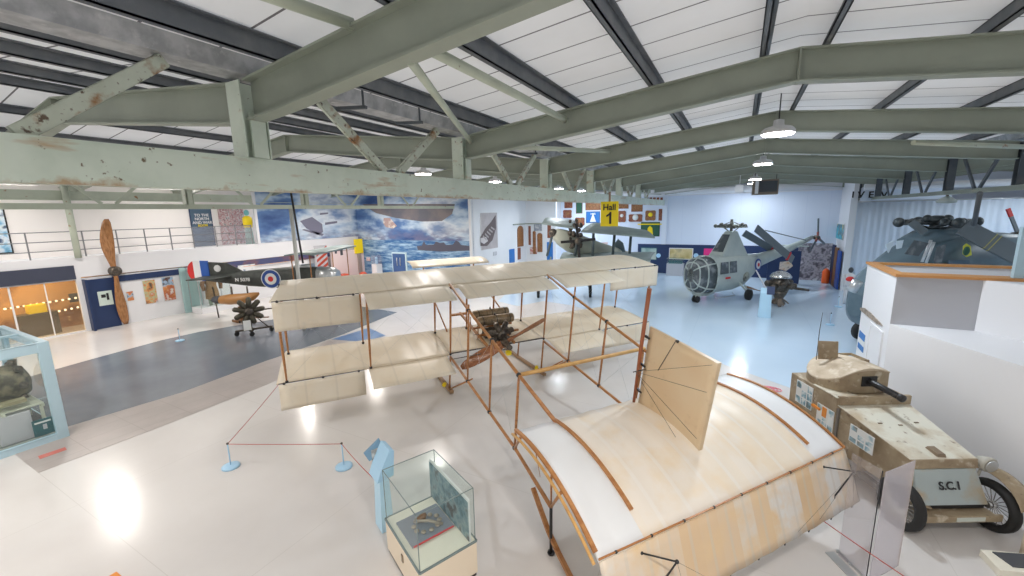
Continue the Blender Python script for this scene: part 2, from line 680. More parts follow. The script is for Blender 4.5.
BL = [(-12.2, 33), (-12.0, 22.0), (-11.0, 18.6), (-9.5, 18.0), (-8.8, 19.6), (-7.0, 19.2), (-4.6, 17.4), (-2.6, 15.6), (-.85, 14.3), (-.1, 13.4), (1.43, 12.3), (2.9, 11.2), (6, 9.5), (17.2, 9.5), (17.2, 33)]
slab('floor_blue', list(reversed(BL)), .004, 'floorblue', 'pale blue painted floor at the far end of the hall')
slab('floor_grey', [(-13.2, Y0), (-13.15, 3), (-12.95, 5), (-13.3, 7.6), (-13.5, 10.8), (-14.2, 14.5), (-18.0, 14.8), (-18.2, 12), (-18.9, 10.1), (-19.4, 8.5), (-19.45, 7.2), (-19.0, 5), (-18.6, 3.4), (-18.4, Y0)], .004, 'floorgrey', 'dark grey painted taxiway across the white floor')
slab('floor_tile', [(-11.2, 1.95), (-11.2, 4.0), (-11.4, 6.9), (-12.0, 10), (-13.3, 10.4), (-13.3, 7.6), (-12.95, 5), (-13.15, 3), (-13.2, 1.95)], .006, 'floortile', 'band of taupe paving beside the grey taxiway')
slab('floor_patch', [(-12.0, 10.4), (-11.8, 11.35), (-13.3, 11.9), (-13.35, 10.1)], .008, mat('blue patch', (.07, .17, .36), .3), 'pointed dark blue floor patch between the wings')
slab('floor_mark', [(p.x, p.y) for p in (at(40, 459.5, 'z', 0), at(67, 450, 'z', 0), at(65, 447.5, 'z', 0), at(38, 456.5, 'z', 0))], .009, mat('red tape', (.55, .16, .13), .5), 'red tape stripe on the taupe paving')

# ---- walls
struct('wall_far', MB().box((-14.3, Y1, 0), (5.3, Y1 + .2, 6.9)), 'cladding', 'pale blue clad end wall')
struct('wall_far_dado', MB().box((-6.6, Y1 - .04, 0), (4.8, Y1, 2.12)), 'navy', 'navy band along the foot of the end wall')
struct('pillar_far', MB().box((-4.95, Y1 - .12, 2.12), (-4.62, Y1, 5.6)), 'bluewall', 'pale pilaster on the end wall')
struct('wall_right_return', MB().box((5.3, 28.9, 0), (5.5, Y1 + .2, 6.6)), 'white', 'short white wall right of the end wall')
struct('wall_near', MB().box((-27, Y0 - .2, 0), (17.5, Y0, 7.2)), 'wall')
struct('wall_right', MB().box((17.3, Y0, 0), (17.5, 33.5, 7.2)), 'wall')
struct('wall_bay_far', MB().box((5.5, 33.3, 0), (17.3, 33.5, 7.2)), 'bluewall')
struct('wall_left_lower', MB().box((-24.35, Y0, 0), (-24.15, 4.0, 2.25)).box((-24.35, 6.6, 0), (-24.15, 21.28, 2.25)), 'white', 'white ground floor wall under the gallery')
struct('wall_left_band', MB().box((-24.35, Y0, 2.3), (-24.12, 21.28, 3.15)), 'white', 'white fascia of the gallery')
struct('trim_left', MB().box((-24.11, Y0, 2.25), (-24.05, 6.42, 2.82)), mat('slate blue strip', (.048, .055, .088), .5), 'slate blue strip above the shop window')
struct('gallery_floor', MB().box((-26.2, Y0, 3.0), (-24.35, 21.28, 3.12)), 'wall')
struct('wall_left_upper', MB().box((-26.2, Y0, 3.12), (-26.0, 21.28, 7)), 'warmwall', 'warm white wall behind the gallery rail')
struct('wall_left_shop', MB().box((-26.2, Y0, 0), (-26.0, 21.28, 3.0)), mat('shop back wall', (.62, .36, .15), .5, var=((.25, .12, .06), .9, .42, .6), layers=(((.80, .60, .30), 3, .62, .7),)), 'brown display wall seen through the shop window')
struct('wall_side', MB().box((-14.5, 21.3, 0), (-14.3, 28.7, 6.9)), 'wall', 'white side wall right of the sea mural')
struct('wall_side_far', MB().box((-14.3, 28.7, 0), (-11.85, 28.9, 6.9)).box((-12.95, 28.9, 0), (-12.8, Y1, 6.9)), 'wall')
struct('trim_side', MB().box((-14.3, 26.6, 3.72), (-14.24, 28.7, 3.80)).box((-14.3, 28.64, 3.72), (-11.85, 28.7, 3.80)), 'olive')

# ---- mural: sky, cloud and sea printed on the wall
def mural_mat():
    m = bpy.data.materials.new('sea and sky mural')
    m.use_nodes = True
    nt = m.node_tree
    b = nt.nodes['Principled BSDF']
    b.inputs['Roughness'].default_value = .45
    z = _xyz(nt)[2]
    cl = _noise(nt, .30, 6, (1, 1, 2.4), rough=.52)
    cr = _n(nt, 'ShaderNodeValToRGB')
    els = [(.33, (.035, .085, .25)), (.43, (.10, .20, .42)), (.50, (.42, .55, .70)), (.58, (.72, .78, .84)), (.68, (.20, .30, .50))]
    cr.color_ramp.elements.remove(cr.color_ramp.elements[1])
    for i, (p, c) in enumerate(els):
        e = cr.color_ramp.elements[0] if i == 0 else cr.color_ramp.elements.new(p)
        e.position = p
        e.color = (*c, 1)
    nt.links.new(cl, cr.inputs[0])
    sea = _mix(nt, _ramp(nt, _noise(nt, 1.6, 6, (.6, .6, 4), rough=.7), .42, .66), (.04, .15, .36), (.45, .64, .80))
    dusk = _mix(nt, _ramp(nt, z, 3.0, 3.9), (.16, .17, .30), cr.outputs[0])
    dusk2 = _mix(nt, _ramp(nt, _noise(nt, 1.2, 4, (1, 1, 3)), .4, .6), dusk, cr.outputs[0])
    c = _mix(nt, _math(nt, 'GREATER_THAN', z, 2.93), sea, dusk2)
    nt.links.new(c, b.inputs['Base Color'])
    return m


M['mural'] = mural_mat()
struct('trim_mural_end', MB().box((-14.42, 21.18, 0), (-14.24, 21.34, 6.9)), 'wall')
struct('wall_mural', MB().box((-24.35, 21.28, 0), (-14.3, 21.48, 6.9)), 'mural', 'end wall with a printed sea, ship and airship mural')
struct('wall_mural_left', MB().box((-24.2, 14.15, 3.17), (-24.1, 21.28, 6.6)), 'mural', 'printed sky mural above the gallery fascia')
MS = mat('mural ship grey', (.10, .10, .14), .5)
MA = mat('mural airship brown', (.22, .19, .19), .5, var=((.13, .13, .16), .7, .4, .6))


def onm(px, py, d=0):  # on the mural wall
    p = at(px, py, 'y', 21.28 - d)
    return p


def flat(pts, th=.02):
    return [tuple(p) for p in pts], (0, -th, 0)


mb = MB()
mb.prism([onm(x, y) for x, y in ((362, 204), (376, 213), (396, 218), (422, 221.5), (442, 221), (452, 214), (455, 204))], (0, -.015, 0))
o = tag(obj('mural_airship', mb, MA), 'brown grey airship hull printed on the sea mural', 'mural picture')
mb = MB()
mb.prism([onm(x, y) for x, y in ((384, 218), (390, 218), (397, 226), (393, 228.5), (386, 227), (383.5, 223))], (0, -.03, 0))
obj('airship_gondola', mb, mat('mural gondola', (.45, .32, .30), .5, var=((.7, .65, .6), 3, .5, .6)), o)
mb = MB()
mb.prism([onm(x, y) for x, y in ((418, 250), (417, 246), (422, 245.5), (424, 241), (426, 245), (434, 244.5), (436, 241.5), (440, 243), (444, 242.5), (446, 245), (453, 244.5), (456, 240.5), (459, 242), (461, 245), (470, 246), (471, 250.5), (440, 251.5))], (0, -.015, 0))
tag(obj('mural_warship', mb, MS), 'dark grey warship silhouette printed on the mural sea', 'mural picture')
mb = MB()
for a in (((300, 221), (312, 217), (322, 224), (323, 232), (318, 235), (306, 228)), ((302, 230), (304, 229), (324, 234), (322, 236))):
    mb.prism([at(x, y, 'x', -24.09) for x, y in a], (.015, 0, 0))
for a in (((325, 222.5), (337, 221), (337, 223), (325, 225)), ((320, 213), (328, 212.5), (328, 214), (320, 215))):
    mb.prism([at(x, y, 'x', -24.09) for x, y in a], (.015, 0, 0))
tag(obj('mural_aeroplane', mb, mat('mural plane', (.20, .20, .27), .5)), 'grey flying aeroplane printed on the sky mural', 'mural picture')

# ---- roof: four ridged bays of white sheet on purlins
BAYS = [(-26.1, XLL), (XLL, XL), (XL, XR), (XR, 17.4)]
for i, (a, b) in enumerate(BAYS):
    m_ = (a + b) / 2
    mb = MB()
    mb.add([(a, Y0 - .2, 6.28), (m_, Y0 - .2, 6.86), (b, Y0 - .2, 6.28), (a, 33.5, 6.28), (m_, 33.5, 6.86), (b, 33.5, 6.28)], [(0, 1, 4, 3), (1, 2, 5, 4)])
    struct('ceiling', mb, 'sheet', 'white ridged roof liner with thin dark sheet joints')


def rafter(a, b, y):
    """steel portal rafter, one welded I-section from valley to ridge to valley"""
    m_ = (a + b) / 2
    A, B = a + .12, b - .12
    bot = [(A, 5.66), (A + .5, 5.70), (m_, 6.24), (B - .5, 5.70), (B, 5.66)]
    top = [(A, 6.06), (m_, 6.63), (B, 6.06)]
    mb = MB()
    poly = [(x, y - .008, z) for x, z in bot] + [(x, y - .008, z) for x, z in reversed(top)]
    # web as two convex halves
    mb.prism([(A, y - .008, 5.66), (A + .5, y - .008, 5.70), (m_, y - .008, 6.24), (m_, y - .008, 6.63), (A, y - .008, 6.06)], (0, .016, 0))
    mb.prism([(B, y - .008, 5.66), (B, y - .008, 6.06), (m_, y - .008, 6.63), (m_, y - .008, 6.24), (B - .5, y - .008, 5.70)], (0, .016, 0))
    for (x0, z0), (x1, z1) in zip(bot, bot[1:]):
        mb.beam((x0, y, z0), (x1, y, z1), .19, .022, (0, 0, 1))
    for (x0, z0), (x1, z1) in zip(top, top[1:]):
        mb.beam((x0, y, z0), (x1, y, z1), .19, .022, (0, 0, 1))
    mb.box((m_ - .012, y - .09, 6.22), (m_ + .012, y + .09, 6.64))
    return mb


NB = ['gallery side bay', 'left bay', 'main hall bay', 'right bay']
ORD = ['behind', 'just behind', 'nearest', 'second', 'third', 'fourth', 'fifth', 'sixth', 'seventh', 'eighth']
for i, (a, b) in enumerate(BAYS):
    for k, y in enumerate(YK):
        if y > 32 or k == 0:
            continue
        o = struct('roof_beam', rafter(a, b, y), 'olive', 'grey green steel portal rafter over the %s, %s the viewpoint' % (NB[i], ORD[k] + (' from' if k > 1 else '')))

# purlins
PUR = {2: [-4.2, -2.65, -1.3, .15, .85, 2.35, 3.75, 5.1], 1: [-14.9, -13.3, -11.7, -10.1, -8.5, -6.9, -5.6],
       0: [-25, -23.2, -21.4, -19.6, -17.8, -16], 3: [6.5, 8, 9.4, 10.8, 12, 13.4, 15, 16.6]}
for i, xs in PUR.items():
    a, b = BAYS[i]
    m_ = (a + b) / 2
    for x in xs:
        zt = 6.27 + .58 * (1 - abs(x - m_) / ((b - a) / 2))
        mb = MB()
        wd = .13
        dp = .2 if i > 1 else .14
        mb.box((x - .008, Y0, zt - dp), (x + .008, 33, zt))
        mb.box((x - wd / 2, Y0, zt - dp), (x + .008, 33, zt - dp + .015))
        mb.box((x - .008, Y0, zt - .015), (x + wd / 2, 33, zt))
        mb.box((x - wd / 2, Y0, zt - dp), (x - wd / 2 + .012, 33, zt - dp + .03))
        struct('roof_beam_purlin', mb, 'purlin', 'dark galvanised purlin running the length of the %s' % NB[i])
# valley gutters
for x, yy in ((XL, 33), (XLL, 21.2), (XR, 33)):
    mb = MB()
    y_end = yy
    mb.prism([(x - .26, Y0, 6.32), (x - .20, Y0, 6.12), (x + .12, Y0, 6.12), (x + .18, Y0, 6.32)], (0, y_end - Y0, 0))
    struct('roof_gutter', mb, 'galv', 'galvanised valley gutter above the lattice girder')
    mb = MB()
    for yk in (4.05, 5.15, 8.2, 9.3, 12.3):
        mb.beam((x + .12, yk, 6.0), (x + .55, yk + .1, 5.98), .05, .04)
        mb.beam((x + .5, yk + .1, 6.0), (x + .5, yk + .1, 6.2), .02, .02)
    if x == XL:
        struct('trim_gutter', mb, 'olivedark', 'dark bracket arms under the valley gutter')

# lattice girders under the valleys
def girder(x, z0, z1, y0, y1, mt, posts, dw, chw, label, diag=True, dm='diag', postm='chord'):
    t = thing('lattice_girder', label, 'roof girder', (x, y0, z0))
    mb = MB()
    n = chw / 2
    mb.box((x - .012, y0, z0), (x + .012, y1, z1))
    mb.box((x - n, y0, z0), (x + n, y1, z0 + .022)).box((x - n, y0, z1 - .022), (x + n, y1, z1))
    mb.box((x + n - .014, y0, z0 + .022), (x + n - .001, y1, z1 - .022))
    obj('bottom_chord', mb, mt, t, True)
    for k, y in enumerate(posts):
        mb = MB()
        hw = .125 if chw > .15 else .1
        mb.box((x - .008, y - hw, z1), (x + .008, y + hw, 6.05))
        mb.box((x - hw, y - hw - .014, z1), (x + hw, y - hw, 6.05)).box((x - hw, y + hw, z1), (x + hw, y + hw + .014, 6.05))
        mb.box((x + hw * .9, y - hw * .55, z1), (x + hw * .9 + .03, y + hw * .75, 5.72))
        obj('post', mb, postm, t, True)
        if diag:
            for ya, yb in ((y + .95, y + 2.0), (y + 3.35, y + 2.3)):
                if ya > y1:
                    continue
                mb = MB()
                mb.beam((x, ya, 6.08), (x, yb, z1), dw * .35, dw, (0, 1, 0))
                mb.beam((x + dw * .3, ya, 6.08), (x + dw * .3, yb, z1), .012, dw * .9, (0, 1, 0))
                obj('diagonal_brace', mb, dm, t, True)
    return t


girder(XL, 4.90, 5.26, Y0, 32, 'chord', YK[:8], .13, .17, 'rusted mint green lattice girder crossing the view overhead')
girder(XLL, 4.92, 5.07, Y0, 21.2, 'greybeam', YK[:6], .08, .12, 'slim grey green lattice girder beyond the big mint one', dm='greybeam', postm='greybeam')
girder(XR, 4.90, 5.03, 6.0, 32, 'olive', [15.24, 19.34, 23.44, 27.54, 31.6], .10, .14, 'dark steel lattice girder above the right curtain', dm='olivedark', postm='olivedark')

# roof bracing tubes
def tube_thing(name, pts, r, m, label, cat, world=True, **k):
    mb = MB().tube(pts, r, **k)
    return tag(obj(name, mb, m), label, cat)


tube_thing('bracing_tube', [(-3.36, 1.55, 6.24), (-3.14, 2.9, 6.27)], .055, 'greybeam', 'pale green bracing tube ending on the nearest rafter', 'roof brace')
tube_thing('bracing_tube', [(-2.40, 2.96, 5.97), (-2.70, 6.95, 6.12)], .05, 'greybeam', 'pale bracing tube between the nearest and second rafters', 'roof brace')
tube_thing('bracing_tube', [(-2.58, 3.0, 5.90), (-4.62, 6.95, 5.95)], .042, 'greybeam', 'thin pale brace slanting down to the second girder post', 'roof brace')
tube_thing('bracing_tube', [(-4.3, 7.1, 5.86), (-3.05, 11.0, 6.1)], .05, 'greybeam', 'pale bracing tube between the second and third rafters', 'roof brace')
tube_thing('bracing_tube', [(2.9, 11.3, 5.80), (5.8, 13.6, 5.72)], .05, 'greybeam', 'pale bracing tube running right from the third rafter', 'roof brace')

# white soffit duct along the end wall top
struct('trim_far', MB().tube([(-14.2, Y1 - .25, 5.86), (5.2, Y1 - .25, 5.86)], .24, 16).box((-14.2, Y1 - .1, 5.55), (5.3, Y1, 5.75)), 'white', 'white round duct along the top of the end wall')
tube_thing('white_duct', [(5.6, 28.4, 5.55), (17, 28.4, 5.5)], .16, 'white', 'white duct above the right curtain', 'duct', n=14)

# columns
tube_thing('steel_column', [(-24.0, 6.6, 3.12), (-24.0, 6.6, 6.2)], .11, 'greybeam', 'pale green round column standing on the gallery edge', 'column', n=14)
tube_thing('steel_column', [(XLL, 10.5, 0), (XLL, 10.5, 4.92)], .075, mat('silver column', (.52, .53, .50), .4), 'silver grey round column behind the suspended dark pole', 'column', n=14)
tube_thing('dark_pole', [at(290.5, 190, 'x', -13.4), at(303, 263, 'x', -14.2)], .035, 'black', 'thin black slanting pole left of the sky mural centre', 'pole', n=8)
mb = MB().box((5.15, 28.6, 0), (5.45, 28.9, 5.0))
struct('pillar_right', mb, 'white', 'white post at the left end of the curtain')

# ---------------------------------------------------------------- lamps
HB = None
for i, (x, y, z, c) in enumerate(LAMPS):
    lab = {(0.55, 10.2): 'bright high bay lamp nearest of the ridge row', (0.55, 16.8): 'bright high bay lamp, middle of the ridge row',
           (0.55, 25.4): 'small bright high bay lamp farthest along the ridge'}.get((x, y), 'high bay lamp hanging under the roof')
    if HB is None:
        HB = thing('high_bay_lamp', lab, 'lamp', (x, y, z), group='high bay lamps under the roof')
        obj('lamp_housing', MB().lathe((0, 0, 0), (0, 0, 1), [(.30, .02), (.30, .08), (.24, .14), (.10, .18), (.09, .28), (.02, .30)], 20), 'ivory', HB)
        obj('lamp_lens', MB().lathe((0, 0, 0), (0, 0, 1), [(.27, 0), (.27, .019)], 20), 'lens', HB)
        obj('hook', MB().tube([(0, 0, .28), (0, 0, .78)], .012), 'black', HB)
    else:
        copy_tree(HB, (x, y, z), label=lab)
    ld = bpy.data.lights.new('high_bay_light', 'AREA')
    ld.shape = 'DISK'
    ld.size = .38
    ld.energy = LAMP_W * (1.5 if x < -15 else 1.1)
    ld.color = c
    ld.spread = math.radians(170)
    lo = bpy.data.objects.new('high_bay_light', ld)
    lo.location = (x, y, z - .03)
    COL.objects.link(lo)
# ================================================================ THE BOXKITE-TYPE BIPLANE
AO = Vector((-5.403853, 9.158967, 1.054775))
AYAW, APIT, GAP, TU = math.radians(54.087617), math.radians(8.411816), 1.85427, -0.109028
AS = Vector((math.cos(AYAW), math.sin(AYAW), 0))
_l = Vector((math.sin(AYAW), -math.cos(AYAW), 0))
AL = _l * math.cos(APIT) - Vector((0, 0, 1)) * math.sin(APIT)
AU = Vector((0, 0, 1)) * math.cos(APIT) + _l * math.sin(APIT)


def W(s, l, h):
    """aircraft station: s to starboard, l towards the tail, h up"""
    return AO + AS * s + AL * l + AU * h


_fm = Matrix(((AS.x, -AL.x, AU.x, AO.x), (AS.y, -AL.y, AU.y, AO.y), (AS.z, -AL.z, AU.z, AO.z), (0, 0, 0, 1)))
BIP = thing('biplane', 'cream fabric and wood pusher biplane filling the white floor', 'aeroplane', mtx=_fm)


def A(s, l, h):  # local coordinates of the aircraft's frame
    return Vector((s, -l, h))


def camb(l, l0=-1.85, amp=.10):
    t = (l - l0) / 2.6
    return amp * (1 - ((t - .38) / .62) ** 2) - amp * .2 if t > .38 else amp * .8 - amp * 1.3 * ((.38 - t) / .38) ** 2


def wing(s0, s1, l0, l1, h, tip0=0, tip1=0):
    def fn(u, v):
        l = l0 + (l1 - l0) * v
        a = s0 + tip0 * (1 - v) * .0
        s = s0 + (s1 - s0) * u
        if tip0 and u == 0:
            s += tip0 * v * 0 + tip0 * (1 - v)
        if tip1 and u == 1:
            s -= tip1 * (1 - v)
        sag = .012 * math.cos(s / .62 * 2 * math.pi) * (1 if 0 < v < 1 else 0)
        return A(s, l, h + camb(l) + sag)
    n = max(4, int((s1 - s0) / .155))
    return MB().grid(fn, n, 14, lambda u, v: A(0, 0, .05 * math.sin(math.pi * min(1, v * .9 + .05)) + .008))


# upper wing: three fore parts and the trailing flaps either side of the boom slots
mb = wing(-5.12, 5.22, -1.85, 0.0, GAP, .30, .12)
UW = obj('upper_wing', mb, 'fabric', BIP)
for a, b in ((-3.32, -1.43), (-1.22, 1.22), (1.43, 3.32)):
    def fn(u, v, a=a, b=b):
        return A(a + (b - a) * u, .78 * v, GAP + camb(0) - .035 * v - .07 * v * v)
    obj('wing_trailing_panel', MB().grid(fn, 12, 5, A(0, 0, .012)), 'fabric', BIP)
for a, b in ((-5.2, -1.36), (1.36, 5.2)):
    obj('lower_wing', wing(a, b, -1.85, 0.0, 0, .12 if a < -2 else 0, .12 if b > 2 else 0), 'fabric', BIP)
obj('lower_centre_wing', wing(-1.34, 1.34, -1.80, -.06, 0), 'fabric', BIP)
for a, b in ((-3.32, -1.45), (1.45, 3.32)):
    def fn(u, v, a=a, b=b):
        return A(a + (b - a) * u, .76 * v, camb(0) - .035 * v - .07 * v * v)
    obj('wing_trailing_panel', MB().grid(fn, 12, 5, A(0, 0, .012)), 'fabric', BIP)
# hanging ailerons
for a, b, h, dz, fwd in ((-5.08, -3.42, GAP, .62, .03), (3.42, 5.2, GAP, .60, .06), (-5.16, -3.42, 0, .56, .10), (3.42, 5.2, 0, .56, .10)):
    def fn(u, v, a=a, b=b, h=h, dz=dz, fwd=fwd):
        return A(a + (b - a) * u, .03 + fwd * v, h + camb(0) - .015 - dz * v)
    o = obj('aileron', MB().grid(fn, 8, 6, A(0, -.014, 0)), 'fabric', BIP)
    mb = MB()
    for q in (.06, .5, .93):
        mb.ball(A(a + (b - a) * q, .03, h + camb(0)), .028)
    mb.beam(A(a, .02, h + camb(0) + .004), A(b, .02, h + camb(0) + .004), .014, .014)
    obj('hinge', mb, 'black', o)
# seams along the rear spars
for h, a, b in ((GAP, -3.4, 3.4), (0, -5.2, -1.36), (0, 1.36, 5.2)):
    obj('spar_seam', MB().beam(A(a, 0, h + camb(0) + .004), A(b, 0, h + camb(0) + .004), .014, .008), mat('seam tape %s%s' % (h, a), (.62, .5, .36), .5), BIP)
# interplane struts
for s in (-5.0, -3.27, -1.35, .42, -.42, 1.35, 3.27, 5.0):
    for l in (-1.42, 0.0):
        if abs(s) < 1 and l == 0:
            continue
        mb = MB().tube([A(s, l, .06), A(s, l, .5), A(s, l, .95), A(s, l, 1.4), A(s, l, GAP - .02)], [.017, .026, .028, .026, .017], 8)
        o = obj('interplane_strut', mb, 'wood', BIP)
        obj('strut_socket', MB().ball(A(s, l, .07), .035), 'black', o)
        obj('strut_socket', MB().ball(A(s, l, GAP - .03), .03), 'black', o)
# tail booms
LS = [0, 1.2672, 2.5424, 3.7045]
T = Vector((-2.03, 4.72, .71))


def L_(p):
    return _fm.inverted() @ Vector(p)


BL4 = L_(at(551, 507, 'z', .71))
BR4 = BL4 + (A(1.35, LS[3], 0) - A(-1.35, LS[3], 0))
for sgn in (-1, 1):
    sd = 1.35 * sgn
    up = [A(sd, l, GAP + TU * l) for l in LS] + [A(sd, 4.92, GAP + TU * 4.92 + .01)]
    lo = [A(sd, l, 0) for l in LS] + [BL4 if sgn < 0 else BR4]
    up[0] = A(sd, -.05, GAP + .05)
    obj('tail_boom', MB().tube(up, .030, 8), 'wood', BIP)
    obj('tail_boom', MB().tube(lo, .030, 8), 'wood', BIP)
    for k in (1, 2, 3):
        o = obj('boom_strut', MB().tube([lo[k], (lo[k] + up[k]) / 2, up[k] + A(0, 0, .02 if k > 1 else .13)], [.02, .027, .02], 8), 'wood', BIP)
        obj('strut_socket', MB().ball(lo[k], .045), 'black', o)
        obj('strut_socket', MB().ball(up[k], .045), 'black', o)
    for k in range(3):
        mb = MB()
        mb.tube([lo[k], up[k + 1]], .0018, 4).tube([up[k], lo[k + 1]], .0018, 4)
        obj('bracing_wire', mb, 'alu', BIP)
obj('cross_bar', MB().tube([A(-1.37, LS[3], GAP + TU * LS[3]), A(1.37, LS[3], GAP + TU * LS[3] + .02)], .036, 8), 'woodlt', BIP)
obj('rear_spar_rail', MB().tube([A(-1.35, .0, .09), A(1.35, 0, .09)], .018, 6).tube([A(-1.35, .18, .02), A(.3, .14, .02)], .012, 6), 'iron', BIP)
# bracing wires of the wing cell
for a, b in ((-5, -3.27), (-3.27, -1.35), (1.35, 3.27), (3.27, 5)):
    mb = MB()
    for l in (-1.42, 0.0):
        mb.tube([A(a, l, .08), A(b, l, GAP - .05)], .0015, 4).tube([A(b, l, .08), A(a, l, GAP - .05)], .0015, 4)
    obj('bracing_wire', mb, 'alu', BIP)
# landing skids and their struts
for sgn in (-1, 1):
    b0 = W(1.35 * sgn, 0, 0)
    gx, gy = (-6.42, 8.25) if sgn < 0 else (-4.75, 10.37)
    fw = Vector((-AL.x, -AL.y, 0)).normalized()
    g = Vector((gx, gy, .07))
    pts = [g - fw * .22, g, g + fw * 1.6, g + fw * 3.0 + Vector((0, 0, .06)), g + fw * 3.5 + Vector((0, 0, .35))]
    mb = MB()
    for p, q in zip(pts, pts[1:]):
        mb.beam(L_(p), L_(q), .09, .075, AU)
    obj('landing_skid', mb, mat('skid ash %d' % sgn, (.33, .20, .10), .5), BIP)
    mb = MB()
    mb.tube([L_(g), L_(b0)], .024, 8)
    mb.tube([L_(g), A(1.35 * sgn, LS[1], 0)], .02, 8).tube([L_(g + AS * .0), A(1.22 * sgn, LS[1] - .05, .0)], .018, 8)
    mb.tube([L_(g + fw * 1.5), A(1.35 * sgn, -1.42, 0)], .024, 8)
    obj('skid_strut', mb, 'wood', BIP)
    obj('axle_stop', MB().lathe(L_(g + Vector((-.02, -.02, .13)) - AS * .12), AS, [(.05, 0), (.05, .1)], 10), 'yellow', BIP)
# tailplane, cambered, with wood ribs standing proud of the cloth
TS0, TS1 = -1.97, 2.28


def tail_h(v):
    return 1.33 + .40 * v * (1 - v) * 1.25 - .21 * v * v


def tail_pt(u, v, dz=0):
    s = TS0 + (TS1 - TS0) * u + .10 * v * u
    return A(s, 4.86 + 1.9 * v, tail_h(v) + dz)


obj('tailplane', MB().grid(lambda u, v: tail_pt(u, v) + A(0, 0, .008 * math.cos(u * 10.3 * 2 * math.pi)), 44, 14, A(0, 0, .035)), 'fabtail', BIP)


def rib(u, v0=0, v1=1, r=.016, dz=.02, mt='wood', side=0):
    pts = [tail_pt(u, v0 + (v1 - v0) * i / 14, dz) + A(side, 0, 0) for i in range(15)]
    mb = MB()
    for p, q in zip(pts, pts[1:]):
        mb.beam(p, q, r * 2, r * 1.6, (0, 0, 1))
    return obj('tail_rib', mb, mt, BIP)


rib(0, 0, .97, .022, .02, 'wood')
rib(0, 0, 1, .014, -.03, 'woodlt', -.05)
rib((-1.35 - TS0) / (TS1 - TS0), .0, .86, .020)
rib((1.72 - TS0) / (TS1 - TS0), .0, .9, .020)
rib(1, 0, 1, .018, .01)
obj('tail_spar', MB().beam(tail_pt(0, 1, .012), tail_pt(1, 1, .012), .016, .016), 'wood', BIP)
# elevator hanging from the tail spar
e = MB()


def elev_pt(u, v):
    p0, p1 = tail_pt(0, 1, -.02), tail_pt(1, 1, -.02)
    p = p0 + (p1 - p0) * u
    return p + A(.06 * v, .33 * v, -.66 * v + .012 * math.cos(u * 10 * 2 * math.pi) * v)


EL = obj('elevator', MB().grid(elev_pt, 40, 6, A(0, -.015, -.005)), 'fabelev', BIP)
for u0, u1, v0, v1 in ((.47, .56, .02, 1), (.80, .84, .55, 1)):
    obj('fabric_patch', MB().grid(lambda u, v, u0=u0, u1=u1, v0=v0, v1=v1: elev_pt(u0 + (u1 - u0) * u, v0 + (v1 - v0) * v) + A(0, -.022, .004), 4, 4, A(0, .004, 0)), 'fabwhite', EL, label='bright white patch')
for u, m_ in ((.12, 1), (.87, -1)):
    a, b, c = elev_pt(u, .12) + A(0, .01, 0), elev_pt(u + .045, .1) + A(.05, .26, .02), elev_pt(u + .01, .72)
    mb = MB().tube([a, b], .009, 6).tube([b, c], .009, 6).ball(a, .02).ball(c, .02).ball(b, .022)
    mb.tube([a, c], .003, 4)
    for q in (-.22, -.1, .1, .2):
        mb.tube([b, elev_pt(min(1, max(0, u + q)), .98)], .0014, 4)
    obj('control_horn', mb, 'black', EL)
mb = MB()
for i in range(9):
    p = elev_pt(.03 + .117 * i, 1)
    mb.beam(p, p + A(0, .0, -.05), .012, .012)
    p = tail_pt(.05 + .11 * i, 1, .01)
    mb.ball(p, .018)
obj('hinge', mb, 'black', EL)
# rudder and its post
RS = .05
obj('rudder_post', MB().tube([A(RS - .02, 4.95, 1.36), A(RS - .02, 4.93, 2.2), A(RS - .02, 4.92, 3.2)], [.022, .028, .034], 10), 'woodred', BIP)


def rud(u, v):
    # u along chord, v up
    l0, l1 = 5.0, 6.16
    h0, h1 = 1.36 - .25 * u, 2.64 - .02 * u
    return A(RS + .02, l0 + (l1 - l0) * u, h0 + (h1 - h0) * v)


RD = obj('rudder', MB().grid(rud, 10, 10, lambda u, v: A(-.03 - .035 * u, 0, 0)), 'fabrud', BIP)
mb = MB()
for q in (.16, .5, .86):
    mb.beam(rud(-.06, q), rud(.03, q), .03, .03)
obj('hinge', mb, 'black', RD)
mb = MB()
for q0, q1 in ((0, 1), (0, .75), (0, .3), (.5, .05)):
    mb.tube([rud(.04, .48) + A(-.20, 0, 0), rud(1, q1) + A(-.10, 0, 0)], .003, 4)
mb.tube([rud(.04, .48) + A(-.24, 0, 0), rud(.04, .48) + A(.2, 0, 0)], .008, 6)
mb.tube([rud(.45, 1) + A(-.03, 0, .03), rud(.3, .62) + A(-.08, 0, 0)], .006, 4)
mb.ball(rud(.45, 1), .022).ball(rud(.5, 0), .02)
obj('control_wire', mb, 'iron', RD)
# tail stand and skid
tb = at(551, 553, 'z', .01)
ts = MB().tube([BL4, L_(tb)], .022, 8).lathe(L_(tb), AU, [(.05, -.005), (.05, .02)], 10)
obj('tail_stand', ts, 'black', BIP)
sk = [at(533, 488, 'z', .62), at(548, 530, 'z', .30), at(558, 552, 'z', .12), at(574, 584, 'z', .04)]
mb = MB()
for p, q in zip(sk, sk[1:]):
    mb.beam(L_(p), L_(q), .06, .045, AU)
obj('tail_skid', mb, 'wood', BIP)
mb = MB().tube([A(-1.35, LS[3], 0), tail_pt(.01, .06, -.02)], .022, 8)
mb.tube([BL4, tail_pt(.0, .62, -.03)], .02, 8).tube([BL4 + A(0, 0, .0), tail_pt(0, .5, -.03)], .014, 6)
mb.tube([A(-1.35, LS[3] + .9, .12), tail_pt(0, .3, -.03)], .006, 6)
obj('tail_stay', mb, 'wood', BIP)
